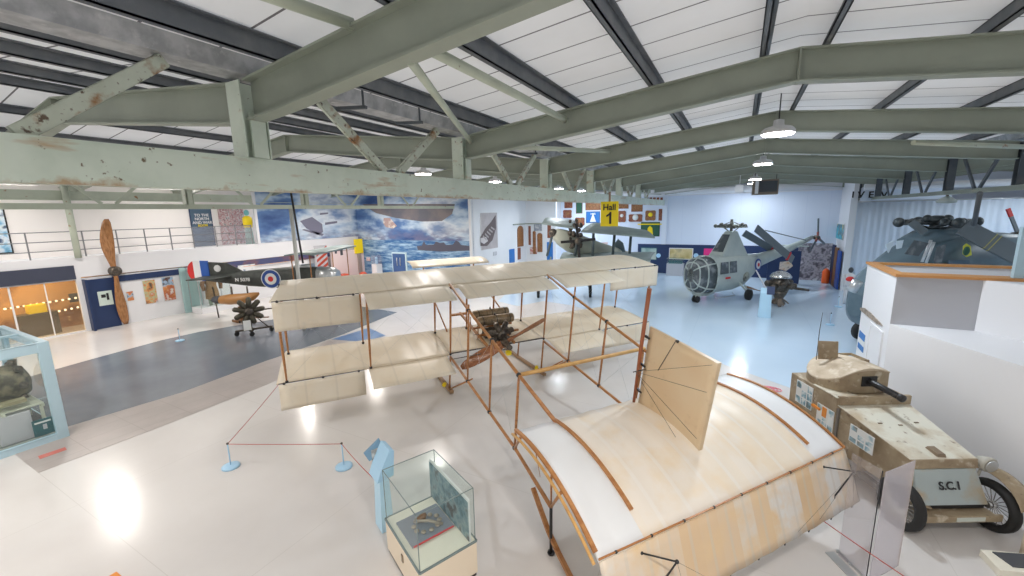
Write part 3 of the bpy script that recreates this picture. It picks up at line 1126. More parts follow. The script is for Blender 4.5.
# forward elevator on outriggers
for h in (1.28, .45):
    obj('forward_elevator', MB().grid(lambda u, v, h=h: A(-1.35 + 2.7 * u, -4.9 + .9 * v, h + .05 * math.sin(math.pi * v)), 10, 6, A(0, 0, .02)), 'fabric', BIP)
mb = MB()
for sd in (-1.0, 1.0):
    mb.tube([A(sd, -1.42, GAP), A(sd * .9, -4.4, .95)], .022, 8).tube([A(sd, -1.42, .05), A(sd * .9, -4.4, .9)], .022, 8)
    mb.tube([A(sd * .9, -4.4, .42), A(sd * .9, -4.4, 1.3)], .022, 8)
obj('outrigger', mb, 'wood', BIP)
# engine, propeller, tanks
EC = A(.10, -.15, .34)
en = MB().lathe(EC + A(0, -.16, 0), (0, -1, 0), [(.08, -.02), (.13, 0), (.13, .26), (.06, .30)], 16)
EN = obj('rotary_engine', en, 'iron', BIP)
for k in range(7):
    t = 2 * math.pi * k / 7 + .25
    d = Vector((math.cos(t), 0, math.sin(t)))
    pr = []
    for j in range(9):
        pr += [(.062, .13 + .026 * j), (.075, .135 + .026 * j), (.075, .148 + .026 * j), (.062, .152 + .026 * j)]
    obj('cylinder', MB().lathe(EC, d, pr + [(.05, .37), (.03, .38)], 12).tube([EC + d * .12 + A(0, -.07, 0), EC + d * .4 + A(0, -.07, 0)], .009, 6), 'iron', EN)
PC = A(.06, .18, .24)
tl = math.radians(23)
pd = Vector((math.cos(tl), 0, math.sin(tl)))
pn = Vector((-math.sin(tl), 0, math.cos(tl)))
PR = obj('propeller_hub', MB().lathe(PC, (0, -1, 0), [(.09, -.09), (.11, -.07), (.11, .06), (.07, .16), (.07, .34)], 16), 'iron', BIP)
for sg in (-1, 1):
    rings = []
    for i in range(13):
        t = i / 12
        r_ = .02 + 1.27 * t
        wd = (.07 + .085 * math.sin(math.pi * min(1, .12 + t * .86)) ** .8) * (1 if t < .93 else .72)
        th = .045 * (1 - t) + .010
        tw = math.radians(62 - 40 * t) * -sg
        c = PC + pd * sg * r_
        a = pn * math.cos(tw) + Vector((0, 1, 0)) * math.sin(tw)
        b = pn * -math.sin(tw) + Vector((0, 1, 0)) * math.cos(tw)
        rings.append([c + a * wd * math.cos(q) + b * th * math.sin(q) for q in (2 * math.pi * k / 12 for k in range(12))])
    obj('propeller_blade', MB().loft(rings), 'propwood', BIP)
for dl, dh in ((-.78, .50), (-1.12, .56)):
    c = A(-.32, dl, dh)
    mb = MB().lathe(c, (1, 0, 0), [(.02, -.03), (.12, 0), (.135, .03), (.135, 1.02), (.12, 1.06), (.02, 1.09)], 18)
    o = obj('fuel_tank', mb, 'brass', BIP)
    mb = MB()
    for q in (.12, .52, .92):
        mb.lathe(c + A(q, 0, 0), (1, 0, 0), [(.139, 0), (.139, .03)], 18)
    mb.tube([c + A(.5, 0, .12), c + A(.5, 0, .2)], .02, 8)
    obj('tank_strap', mb, 'iron', o)
mb = MB()
for sd in (-.38, .38):
    mb.beam(A(sd, .12, .16), A(sd, -2.1, .28), .05, .07)
    mb.tube([A(sd, -.6, .05), A(sd, -.6, .45)], .016, 6).tube([A(sd, -1.2, .05), A(sd, -1.2, .5)], .016, 6)
mb.beam(A(-.4, -.95, .25), A(.8, -.95, .25), .05, .05).beam(A(-.4, -.5, .22), A(.8, -.5, .22), .05, .05)
mb.beam(A(-.72, -2.05, .27), A(-.2, -2.0, .29), .09, .05)
obj('engine_bearer', mb, 'wood', BIP)
mb = MB()
random.seed(3)
for i in range(16):
    p = A(random.uniform(-.35, .6), random.uniform(-1.1, -.3), random.uniform(.12, .42))
    q = p + Vector((random.uniform(-.25, .25), random.uniform(-.2, .2), random.uniform(-.15, .2)))
    mb.tube([p, (p + q) / 2 + A(0, 0, .04), q], .011, 6)
mb.box(A(-.2, -.75, .1), A(.15, -.5, .3)).box(A(.3, -.7, .12), A(.55, -.45, .28))
obj('engine_pipework', mb, 'iron', BIP)
obj('yellow_valve', MB().box(A(.02, .34, .0), A(.14, .46, .09)), 'yellow', BIP)
mb = MB().box(A(.2, -1.7, .15), A(.65, -1.3, .2)).box(A(.2, -1.32, .2), A(.65, -1.28, .5))
obj('pilot_seat', mb, 'brown', BIP)

# ================================================================ ARMOURED CAR
ca, cb = Vector((.88, .475, 0)), Vector((-.475, .88, 0))
cm = Matrix(((ca.x, cb.x, 0, 2.9), (ca.y, cb.y, 0, 7.53), (0, 0, 1, 0), (0, 0, 0, 1)))
CAR = thing('armoured_car', 'weathered khaki armoured car with turret and gun by the white wall', 'armoured car', mtx=cm)
mb = MB()
mb.hexa([(-.47, .02, .42), (.47, .02, .42), (.58, 1.45, .42), (-.58, 1.45, .42), (-.465, .22, .985), (.465, .22, .985), (.60, 1.45, 1.235), (-.60, 1.45, 1.235)])
obj('bonnet', mb, 'khaki', CAR, bevel=.012)
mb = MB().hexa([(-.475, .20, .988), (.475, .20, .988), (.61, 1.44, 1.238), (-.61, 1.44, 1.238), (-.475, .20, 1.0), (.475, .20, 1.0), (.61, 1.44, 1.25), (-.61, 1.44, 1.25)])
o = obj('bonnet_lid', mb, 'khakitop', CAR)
for x, y in ((-.28, .95), (0, .9), (.30, .95)):
    z = 1.0 + (y - .2) * .2016
    obj('lid_hinge', MB().box((x - .03, y - .012, z), (x + .03, y + .012, z + .012)), mat('rusty hinge', (.24, .18, .12), .6), o)
mb = MB()
mb.hexa([(-.06, .24, 1.008), (.06, .22, 1.004), (.06, .42, 1.045), (-.06, .42, 1.045), (-.05, .24, 1.05), (.06, .24, 1.045), (.05, .40, 1.08), (-.05, .40, 1.08)])
obj('lid_handle', mb, mat('rusty iron', (.24, .18, .12), .6), o)
mb = MB().hexa([(-.475, .16, .87), (.475, .16, .87), (.475, .22, .87), (-.475, .22, .87), (-.475, .18, 1.0), (.475, .18, 1.0), (.475, .22, 1.0), (-.475, .22, 1.0)])
obj('front_lip', mb, 'khaki', CAR, label='greyer strip above the front plate', bevel=.008)
mb = MB().hexa([(-.50, -.02, .42), (.50, -.02, .42), (.50, .04, .42), (-.50, .04, .42), (-.44, .155, .865), (.44, .155, .865), (.44, .20, .865), (-.44, .20, .865)])
FP = obj('front_plate', mb, 'khakiblue', CAR, label='blue grey front plate lettered S.C.1', bevel=.008)
fn_ = Vector((0, -.445, .175)).normalized()
fu = Vector((0, .175, .445)).normalized()
text('lettering', 'S.C.1', .15, 'black', Vector((.0, .075, .66)) + fn_ * .022, (1, 0, 0), fu, FP)
mb = MB().box((-.40, -.005, .36), (.46, .03, .42))
obj('radiator_gap', mb, 'black', CAR)
mb = MB().box((-.56, -.15, .25), (.58, -.11, .35)).box((-.50, -.12, .30), (.52, .04, .34))
o = obj('bumper', mb, 'khaki', CAR, bevel=.006)
obj('number_plate', MB().box((-.06, -.157, .27), (.33, -.149, .33)), mat('pale plate', (.62, .66, .60), .5), o)
mb = MB()
mb.prism([(-.52, .05, .40), (-.28, -.03, .37), (-.44, .2, .62), (-.56, .3, .66)], (0, .02, .01))
mb.prism([(-.48, .0, .40), (-.34, -.05, .395), (-.30, -.02, .40), (-.47, .15, .60)], (0, .02, 0))
obj('side_flap', mb, 'khaki', CAR)
# hull behind
mb = MB().box((-.62, 1.42, .34), (.62, 2.62, 1.36)).box((-.60, .9, .34), (.60, 1.45, 1.0))
obj('hull', mb, 'khaki', CAR, bevel=.015)
mb = MB().box((-.60, 1.40, 1.245), (.62, 1.46, 1.40))
obj('deck_front', mb, 'khaki', CAR, bevel=.006)
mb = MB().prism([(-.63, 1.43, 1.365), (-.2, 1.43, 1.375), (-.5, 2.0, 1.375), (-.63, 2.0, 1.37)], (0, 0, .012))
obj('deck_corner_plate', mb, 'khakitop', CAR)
# turret: flat-fronted, round-backed, its roof sweeping down at the back
def tur(n=40, k=1.0):
    pts = []
    for i in range(n):
        t = 2 * math.pi * i / n
        x, y = .60 * math.cos(t), .58 * math.sin(t)
        if y < -.40:
            y = -.40 - (abs(y) - .40) * .35
        pts.append((x * k, 2.06 + y * k))
    return pts


def roofz(x, y):
    return 1.80 - (.10 if x > 0 else .20) * ((x / .6) ** 2) - .10 * max(0, (y - 2.06) / .58) ** 2 + .03 * math.cos(x * 5) - .05 * max(0, (-x) / .6)


rings = []
o1 = tur(40, 1.0)
rings.append([(x, y, 1.37) for x, y in o1])
rings.append([(x * .99, 2.06 + (y - 2.06) * .99, roofz(x, y) - .02) for x, y in o1])
TU_ = obj('turret', MB().loft(rings, False), 'khaki', CAR)
rings = [[(x * k, 2.06 + (y - 2.06) * k, roofz(x * k, 2.06 + (y - 2.06) * k) + dz) for x, y in o1] for k, dz in ((1.01, -.02), (1.0, -.002), (.75, .012), (.4, .02), (.05, .022))]
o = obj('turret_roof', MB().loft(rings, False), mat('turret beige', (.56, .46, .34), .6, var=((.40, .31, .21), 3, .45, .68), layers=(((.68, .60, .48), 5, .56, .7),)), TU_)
obj('gun_slot', MB().box((-.10, 1.585, 1.50), (.16, 1.66, 1.68)), 'black', TU_)
mb = MB().tube([(.02, 1.75, 1.60), (.03, 1.5, 1.59), (.06, 1.02, 1.55)], [.055, .055, .05], 14).lathe((.06, 1.04, 1.552), (.06, -.96, -.08), [(.04, -.02), (.062, 0), (.062, .06), (.03, .07)], 12)
obj('gun_barrel', mb, 'black', CAR)
mb = MB().beam((-.28, 2.22, 1.76), (-.28, 2.22, 2.10), .34, .018, (0, 1, 0))
mb = MB().hexa([(-.42, 2.22, 1.78), (-.10, 2.16, 1.78), (-.10, 2.18, 1.78), (-.42, 2.24, 1.78), (-.42, 2.26, 2.12), (-.10, 2.2, 2.12), (-.10, 2.22, 2.12), (-.42, 2.28, 2.12)])
obj('open_hatch', mb, 'khaki', CAR)
mb = MB().box((-.1, 2.0, 1.79), (.34, 2.02, 1.83)).box((-.1, 2.4, 1.77), (.34, 2.42, 1.82)).box((.33, 2.0, 1.77), (.35, 2.42, 1.82)).box((-.1, 2.0, 1.79), (-.08, 2.42, 1.83))
obj('hatch_rim', mb, 'khaki', CAR)
obj('aerial', MB().tube([(-.40, 2.3, 1.74), (-.40, 2.3, 2.30), (-.38, 2.3, 2.66)], [.008, .006, .004], 6), 'iron', CAR)
# wheels with wire spokes, wings
for x, y, r_ in ((.63, .06, .36), (-.60, .12, .36), (-.70, 2.3, .37), (.70, 2.3, .37)):
    sg = 1 if x > 0 else -1
    mb = MB().lathe((x, y, r_ + .0), (sg, 0, 0), [(r_ - .12, -.05), (r_ - .04, -.07), (r_, -.035), (r_, .035), (r_ - .04, .07), (r_ - .12, .05)], 28)
    ty = MB()
    prof = [(r_ - .10, -.05), (r_ - .03, -.065), (r_, -.03), (r_, .03), (r_ - .03, .065), (r_ - .10, .05), (r_ - .10, -.05)]
    n = 30
    vs, fs = [], []
    for rr, hh in prof[:-1]:
        vs += [(x + hh * sg, y + rr * math.cos(2 * math.pi * k / n), r_ + rr * math.sin(2 * math.pi * k / n)) for k in range(n)]
    m_ = len(prof) - 1
    for i in range(m_):
        for k in range(n):
            a, b = i * n + k, i * n + (k + 1) % n
            c, d = ((i + 1) % m_) * n + (k + 1) % n, ((i + 1) % m_) * n + k
            fs.append((a, b, c, d))
    ty.add(vs, fs, True)
    o = obj('wheel', ty, 'rubber', CAR)
    mb = MB().lathe((x - .05 * sg, y, r_), (sg, 0, 0), [(.05, 0), (.05, .11), (.03, .13)], 12)
    for k in range(20):
        t = 2 * math.pi * k / 20
        mb.tube([(x + .03 * sg, y + .05 * math.cos(t), r_ + .05 * math.sin(t)), (x, y + (r_ - .1) * math.cos(t + .15), r_ + (r_ - .1) * math.sin(t + .15))], .006, 4, caps=False)
    obj('wire_spokes', mb, 'chrome', o)
for sg in (-1, 1):
    x = .72 * sg
    pts = []
    for i in range(13):
        t = math.radians(20 + 130 * i / 12)
        pts.append((y_ := .14 + .47 * math.cos(math.pi - t), .37 + .46 * math.sin(t)))
    def fn(u, v, pts=pts, x=x):
        i = min(11, int(u * 12))
        f = u * 12 - i
        yy = pts[i][0] + (pts[i + 1][0] - pts[i][0]) * f
        zz = pts[i][1] + (pts[i + 1][1] - pts[i][1]) * f
        return Vector((x - .12 + .24 * v, yy, zz + .03 * math.sin(math.pi * v)))
    if sg > 0:
        obj('mudguard', MB().grid(fn, 12, 4, lambda u, v: Vector((0, .004, .015))), 'khaki', CAR)
mb = MB().lathe((.60, .18, .93), (0, -1, -.1), [(.04, -.12), (.10, -.02), (.115, .04), (.10, .06)], 16).tube([(.60, .22, .93), (.60, .25, .7), (.5, .25, .6)], .018, 8)
o = obj('headlamp', mb, mat('lamp drum', (.46, .44, .38), .5), CAR)
mb = MB().lathe((.60, .11, .925), (0, -1, -.1), [(.09, 0), (.085, .012)], 16)
obj('lamp_glass', mb, 'alu', o)
mb = MB().box((-.56, .1, .24), (-.48, 2.8, .34)).box((.48, .1, .24), (.56, 2.8, .34)).tube([(-.66, .28, .37), (.66, .28, .37)], .03, 8).tube([(-.7, 2.3, .37), (.7, 2.3, .37)], .04, 8)
obj('chassis', mb, 'iron', CAR)
mb = MB().box((-.63, 1.36, .34), (-.60, 1.40, 1.2)).box((-.70, .9, .30), (-.6, 1.5, .46))
obj('side_box', mb, mat('dark tool box', (.17, .15, .13), .6), CAR)
obj('side_pad', MB().box((-.665, 1.75, .98), (-.625, 1.95, 1.02)).box((-.69, 1.95, .62), (-.62, 2.1, .68)), 'orange', CAR)
PH_A = photo('info sheet blue', [(.70, .74, .72), (.72, .76, .75), (.16, .33, .42), (.10, .14, .14)], 5)
PH_B = photo('info sheet mixed', [(.74, .78, .77), (.72, .76, .75), (.25, .42, .50), (.22, .20, .16)], 4)
for nm, y0, y1, z0, z1, m_ in (('left', 1.98, 2.42, .86, 1.30, PH_A), ('middle', 1.44, 1.84, .68, 1.10, PH_B), ('right', .66, 1.12, .77, 1.07, PH_B)):
    xx = -.628 if y0 > 1.4 else -.60
    t = thing('information_sheet', {'left': 'information sheet on the car hull nearest its tail end', 'middle': 'information sheet in the middle of the car side',
                                    'right': 'information sheet on the car side nearest the bonnet'}[nm], 'poster', cm @ Vector((xx, y0, z0)), group=None)
    t['group'] = 'information sheets on the armoured car'
    mb = MB().box((xx - .006, y0, z0), (xx, y1, z1))
    mb.v = [cm @ v for v in mb.v]
    obj('sheet', mb, 'paper', t, True)
    mb = MB()
    nr, nc = 3, 3
    for r_ in range(nr):
        for c_ in range(nc):
            if (r_ + c_) % 4 == 3:
                continue
            dy, dz = (y1 - y0) / nc, (z1 - z0) / nr
            mb.box((xx - .009, y0 + dy * c_ + .015, z0 + dz * r_ + .012), (xx - .005, y0 + dy * (c_ + 1) - .015, z0 + dz * (r_ + 1) - .012))
    mb.v = [cm @ v for v in mb.v]
    obj('printed_picture', mb, m_, t, True)
    if nm == 'middle':
        mb = MB().box((xx - .011, y0 + .17, z0 + .22), (xx - .005, y0 + .27, z1 - .02))
        mb.v = [cm @ v for v in mb.v]
        obj('printed_portrait', mb, 'orange', t, True)

# ================================================================ RIGHT PARTITION
PX_, PY_ = 2.76, 10.6
PT = 3.23
struct('wall_partition', MB().box((PX_, PY_, 0), (PX_ + .12, 12.75, PT - .001)).box((PX_ + .12, 12.65, 0), (17, 12.75, PT - .001)), 'white', 'white partition end with a small door')
struct('wall_partition_grey', MB().box((PX_ + .004, PY_ - .012, 2.283), (4.0, PY_ + .01, PT)), mat('light grey partition', (.48, .48, .51), .6), 'light grey recessed panel in the partition')
mb = MB()
mb.prism([(PX_, PY_, 0), (3.88, 8.15, 0), (5.9, 3.7, 0), (6.1, 3.8, 0), (6.1, PY_ + .3, 0), (PX_ + .1, PY_ + .3, 0)], (0, 0, 2.28))
struct('wall_partition_low', mb, 'white', 'low white wall beside the armoured car')
mb = MB().prism([(3.95, PY_ - .02, 2.27), (4.05, PY_ - .02, 2.27), (6.4, PY_ - 3.0, 2.27), (6.4, PY_ - 3.1, 2.27)], (0, 0, PT - 2.27))
struct('wall_partition_upper', mb, 'white', 'white upper wall right of the grey panel')
mb = MB().box((PX_ - .03, PY_ + .32, PT), (PX_ + .15, 12.6, PT + .05))
mb.box((PX_ - .03, PY_ - .05, PT), (5.3, PY_ + .32, PT + .05)).box((PX_ - .03, 12.6, PT), (17, 12.78, PT + .05))
struct('trim_rail', mb, 'railwood', 'orange oak capping along the top of the partition')
mb = MB().box((PX_ - .015, 10.95, .0), (PX_, 11.75, 1.95))
DR = struct('door_1', mb, 'white', 'plain white door in the partition end')
obj('door_knob', MB().ball((PX_ - .04, 11.65, 1.15), .03), 'alu', DR)
obj('door_frame', MB().box((PX_ - .03, 10.87, 0), (PX_, 10.95, 1.95)).box((PX_ - .03, 11.75, 0), (PX_, 11.83, 1.95)).box((PX_ - .03, 10.87, 1.95), (PX_, 11.83, 2.03)), 'white', DR)
mb = MB().prism([at(x, y, 'x', PX_) for x, y in ((861, 307.5), (865, 308), (870, 312), (875, 317), (880, 322), (883, 326), (878, 324), (868, 316), (861, 310))], (-.02, 0, 0))
tag(obj('driftwood_plaque', mb, mat('driftwood', (.36, .30, .24), .7, var=((.22, .18, .14), 14, .4, .6))), 'brown driftwood shaped plaque on the white partition end', 'plaque')
t = thing('notice', 'blue and white notice beside the partition door', 'notice', at(861, 352, 'x', PX_))
p0, p1 = at(860.5, 330, 'x', PX_), at(863.5, 353, 'x', PX_)
mb = MB().box((PX_ - .012, p0.y, p1.z), (PX_, p1.y, p0.z))
obj('notice_sheet', mb, 'paper', t, True)
mb = MB().box((PX_ - .018, p0.y, p0.z - (p0.z - p1.z) * .38), (PX_ - .01, p1.y, p0.z)).box((PX_ - .018, p0.y, p1.z), (PX_ - .01, p1.y, p1.z + (p0.z - p1.z) * .3))
obj('blue_print', mb, 'panelblue', t, True)

# ================================================================ DISPLAY CASE, KIOSK, STANCHIONS
CF, CL, CR = Vector((-2.985, 3.11, 0)), Vector((-4.0, 3.585, 0)), Vector((-2.67, 3.83, 0))
CBk = CL + (CR - CF)
Z1, Z2 = .52, 1.25
t = thing('display_case', 'cream plinth display case with a clear glass top', 'display case', (CF + CBk) / 2)


def quadbox(c4, z0, z1, k=0):
    cen = sum(c4, Vector()) / 4
    c = [p + (cen - p).normalized() * k for p in c4]
    return [(p.x, p.y, z0) for p in c] + [(p.x, p.y, z1) for p in c]


c4 = [CF, CR, CBk, CL]
obj('plinth', MB().hexa(quadbox(c4, .05, Z1 - .02)), 'cream', t, True, bevel=.005)
obj('kickboard', MB().hexa(quadbox(c4, 0, .05, .02)), 'black', t, True)
obj('plinth_deck', MB().hexa(quadbox(c4, Z1 - .02, Z1, .02)), 'creamtop', t, True)
mb = MB()
for a, b in zip(c4, c4[1:] + c4[:1]):
    mb.beam(a + Vector((0, 0, Z1 - .01)), b + Vector((0, 0, Z1 - .01)), .022, .022)
obj('metal_rim', mb, 'glassedge', t, True)
lk = CL + (CF - CL) * .52
ln_ = (CF - CL).cross(Vector((0, 0, 1))).normalized()
obj('lock_plate', MB().beam(lk + ln_ * .006 + Vector((0, 0, .37)), lk + ln_ * .006 + Vector((0, 0, .27)), .05, .012, ln_), 'brass', t, True)
gb = MB()
for a, b in zip(c4, c4[1:] + c4[:1]):
    cen = (CF + CBk) / 2
    a2, b2 = a + (cen - a).normalized() * .02, b + (cen - b).normalized() * .02
    gb.add([a2 + Vector((0, 0, Z1)), b2 + Vector((0, 0, Z1)), b2 + Vector((0, 0, Z2)), a2 + Vector((0, 0, Z2))], [(0, 1, 2, 3)])
cc = [p + ((CF + CBk) / 2 - p).normalized() * .02 for p in c4]
gb.add([c + Vector((0, 0, Z2)) for c in cc], [(0, 1, 2, 3)])
obj('glass_cover', gb, 'glass', t, True)
mb = MB()
for a, b in zip(cc, cc[1:] + cc[:1]):
    mb.beam(a + Vector((0, 0, Z2)), b + Vector((0, 0, Z2)), .008, .008)
    mb.beam(a + Vector((0, 0, Z1)), a + Vector((0, 0, Z2)), .008, .008)
obj('glass_edge', mb, 'glassedge', t, True)
def uvp(u, v, z):  # u from left face to right, v from front to back, inside the case
    return CL + (CF - CL) * u + (CBk - CL) * v + Vector((0, 0, z))


mb = MB()
a, b = uvp(.985, .06, Z1), uvp(.985, .06, Z1)
# back panel stands along the far long side towards the right
q0, q1 = CBk + (CL - CBk) * .03 + (CF - CR) * .06, CR + (CF - CR) * .10 + (CL - CF) * .02
mb.beam(q0 + Vector((0, 0, Z1 + .30)), q1 + Vector((0, 0, Z1 + .30)), .025, .60)
obj('white_backing', mb, 'paper', t, True)
mb = MB()
d_ = (CF - CR).normalized() * .018
mb.beam(q0 + d_ + Vector((0, 0, Z1 + .29)), q1 + d_ + Vector((0, 0, Z1 + .29)), .01, .55)
obj('back_picture', mb, photo('case picture', [(.03, .07, .09), (.10, .20, .24), (.25, .34, .36), (.08, .08, .08)], 5), t, True)
t2 = thing('open_book', 'open scrapbook lying inside the glass case', 'book', uvp(.45, .6, Z1))
mb = MB().hexa([uvp(u, v, z) for z in (Z1 + .003, Z1 + .02) for u, v in ((.18, .10), (.66, .10), (.66, .86), (.18, .86))])
obj('grey_mat', mb, mat('slate cloth', (.22, .25, .30), .6), t2, True)
mb = MB().hexa([uvp(u, v, z) for z in (Z1 + .02, Z1 + .024) for u, v in ((.655, .12), (.68, .12), (.68, .84), (.655, .84))])
obj('red_edge', mb, 'red', t2, True)
mb = MB()
for i in range(10):
    a_ = i / 10 * 2 * math.pi
    c = uvp(.44 + .13 * math.cos(a_), .50 + .22 * math.sin(a_), Z1 + .04)
    mb.ball(c, .035, (1, 1, .5))
mb.tube([uvp(.34, .35, Z1 + .05), uvp(.5, .5, Z1 + .12), uvp(.58, .7, Z1 + .05)], .02, 8)
tag(obj('brass_relic', mb, mat('relic metal', (.40, .34, .27), .4, .4)), 'coiled metal relic on grey cloth inside the glass case', 'relic')
mb = MB().lathe(uvp(.32, .45, Z1 + .03), (.3, .5, .3), [(.03, -.1), (.045, -.05), (.045, .06), (.02, .1)], 12)
tag(obj('leather_relic', mb, 'brown'), 'small brown leather relic beside the coiled metal one', 'relic')

kb = at(381, 527, 'z', 0)
t = thing('information_kiosk', 'powder blue information kiosk with a tilted screen', 'kiosk', mtx=Matrix.Translation(kb + Vector((.03, .04, 0))) @ Matrix.Rotation(math.radians(-24), 4, 'Z') @ Matrix.Scale(.86, 4))
mb = MB().hexa([(-.16, -.10, 0), (.16, -.10, 0), (.16, .12, 0), (-.16, .12, 0), (-.14, -.06, 1.0), (.14, -.06, 1.0), (.14, .10, 1.0), (-.14, .10, 1.0)])
obj('pedestal', mb, 'skyblue', t, bevel=.008)
mb = MB().prism([(-.19, -.13, .98), (-.19, .16, 1.02), (-.19, .20, 1.46), (-.19, .12, 1.50), (-.19, -.06, 1.16)], (.40, 0, 0))
obj('head', mb, 'ltblue', t, bevel=.008)
mb = MB().hexa([(-.24, -.10, 1.18), (-.2, -.10, 1.18), (-.2, .18, 1.30), (-.24, .18, 1.30), (-.30, -.16, 1.32), (-.27, -.16, 1.32), (-.27, .12, 1.50), (-.30, .12, 1.50)])
obj('screen_flap', mb, mat('steel blue', (.19, .34, .48), .4), t)
mb = MB().box((-.22, -.05, 1.08), (-.19, .14, 1.36))
obj('screen', mb, photo('kiosk screen', [(.55, .52, .45), (.3, .3, .28), (.62, .62, .6)], 9), t)
mb = MB().lathe((-.15, -.08, .93), (0, 0, 1), [(.03, 0), (.03, .04)], 10)
obj('lock', mb, 'iron', t)


def stanchion(p, h, label, proto=None):
    if proto:
        return copy_tree(proto, (p.x, p.y, 0), label=label)
    t = thing('barrier_stanchion', label, 'barrier post', (p.x, p.y, 0), group='low blue barrier posts')
    obj('base', MB().lathe((0, 0, 0), (0, 0, 1), [(.15, 0), (.15, .03), (.12, .045), (.02, .05)], 24), 'ltblue', t)
    obj('pole', MB().tube([(0, 0, .045), (0, 0, h)], .012, 8), 'ltblue', t)
    obj('cap', MB().ball((0, 0, h), .022), 'iron', t)
    return t


s1, s2 = at(231, 467, 'z', 0), at(344, 467, 'z', 0)
ST = stanchion(s1, .48, 'left low pale blue barrier post on the white floor')
stanchion(s2, .48, 'right low pale blue barrier post, nearest the kiosk', ST)
stanchion(at(830, 325, 'z', 0), .48, 'thin barrier post near the big engine on the blue floor', ST)
stanchion(at(838, 307, 'z', 0), .48, 'barrier post in front of the dark helicopter nose', ST)
stanchion(at(180, 341, 'z', 0), .48, 'barrier post at the edge of the grey taxiway', ST)


def rope(pts, label, sag=.05):
    q = []
    for a, b in zip(pts, pts[1:]):
        a, b = Vector(a), Vector(b)
        for i in range(8):
            f = i / 8
            q.append(a + (b - a) * f - Vector((0, 0, sag * 4 * f * (1 - f))))
    q.append(Vector(pts[-1]))
    return tag(obj('barrier_rope', MB().tube(q, .006, 6), 'rope'), label, 'rope')


up = Vector((0, 0, .47))
rope([s1 + up, s2 + up], 'red barrier rope between the two blue posts', .01)
rope([s2 + up, Vector((kb.x, kb.y, .75))], 'red barrier rope from right post to the kiosk', .03)
rope([s1 + up, at(283, 379, 'z', .47)], 'thin red rope running from left post under the wing', .02)
rope([Vector((.35, 7.0, .47)), at(822, 520, 'z', .46), at(940, 600, 'z', .46)], 'red barrier rope passing behind the acrylic screens', .01)
st9 = Vector((.35, 7.0, 0))
stanchion(Vector((st9.x, st9.y, 0)), .48, 'barrier post hidden under the tail of the biplane', ST)

# acrylic screens
C0, C1_, C2_ = Vector((1.71, 5.98, 0)), Vector((2.10, 6.45, 0)), Vector((1.46, 6.30, 0))
t = thing('acrylic_screen', 'tall frosty acrylic screen panel in front of the armoured car', 'screen', (C0 + C1_) / 2)
mb = MB().prism([C0, C1_, C1_ + Vector((0, 0, 1.5)), C0 + Vector((0, 0, 1.5))], Vector((.6, -.5, 0)).normalized() * .01)
obj('panel', mb, 'acryl', t, True)
obj('tan_edge', MB().beam(C1_, C1_ + Vector((0, 0, 1.5)), .014, .014), mat('tan edge', (.5, .4, .3), .5), t, True)
mb = MB().tube([C0 + Vector((-.02, .02, 0)), C0 + Vector((-.02, .02, 1.5))], .006, 6)
obj('dark_joint', mb, 'black', t, True)
t = thing('acrylic_screen', 'clear acrylic screen left of the frosty one, bolted to floor', 'screen', (C0 + C2_) / 2)
mb = MB().prism([C0 + Vector((-.03, .04, 0)), C2_, C2_ + Vector((0, 0, 1.5)), C0 + Vector((-.03, .04, 1.5))], Vector((.6, .6, 0)).normalized() * .01)
obj('panel', mb, 'acryl2', t, True)
a, b = at(838, 551, 'z', .02), at(864, 577, 'z', .02)
mb = MB().beam(a, b, .012, .04)
for q in (0, .5, 1):
    c = a + (b - a) * q
    mb.box((c.x - .02, c.y - .02, .0), (c.x + .02, c.y + .02, .03))
mb.beam(a + Vector((-.1, -.06, -.01)), b + Vector((-.1, -.06, -.01)), .12, .01)
obj('floor_bracket', mb, 'alu', t, True)

# low board and bollard at the bottom right corner
t = thing('floor_board', 'low cream framed board with a dark top, beside the car', 'display board', (3.45, 7.1, 0))
a = at(980, 549, 'z', .10)
bb_ = at(1000, 570, 'z', .10)
ex = Vector((.86, .30, 0))
d0 = bb_ - a
mb = MB().prism([a, bb_, bb_ + ex, a + ex], (0, 0, -.10))
obj('frame', mb, 'creamtop', t, True, bevel=.008)
i0 = a + d0 * .12 + ex * .12
mb = MB().prism([i0, a + d0 * .80 + ex * .20, a + d0 * .80 + ex * .95, a + d0 * .05 + ex * .80], (0, 0, .012))
obj('dark_top', mb, 'darkboard', t, True)
bo = at(1022, 556, 'z', 0)
tag(obj('bollard', MB().lathe((bo.x + .1, bo.y, 0), (0, 0, 1), [(.12, 0), (.12, .40), (.10, .45), (.02, .47)], 24), 'cream'), 'cream round bollard at the right edge beside the car wheel', 'bollard')
oc = at(120, 574, 'z', .12)
mb = MB().box((oc.x - .10, oc.y - .22, 0), (oc.x + .08, oc.y - .0, .12))
tag(obj('orange_box', mb, 'orange', bevel=.01), 'small orange box on the white floor at bottom left', 'box')
# red tape scribble on the floor behind the tail
p = at(770, 389, 'z', .006)
mb = MB()
for r_ in (.16, .11, .06):
    pts = [(p.x + r_ * 1.6 * math.cos(t_ / 12 * 2 * math.pi), p.y + r_ * math.sin(t_ / 12 * 2 * math.pi), .012) for t_ in range(13)]
    mb.tube(pts, .012, 4)
struct('floor_mark', mb, mat('pink tape', (.8, .25, .3), .5), 'small red ring mark on the white floor by the tail')
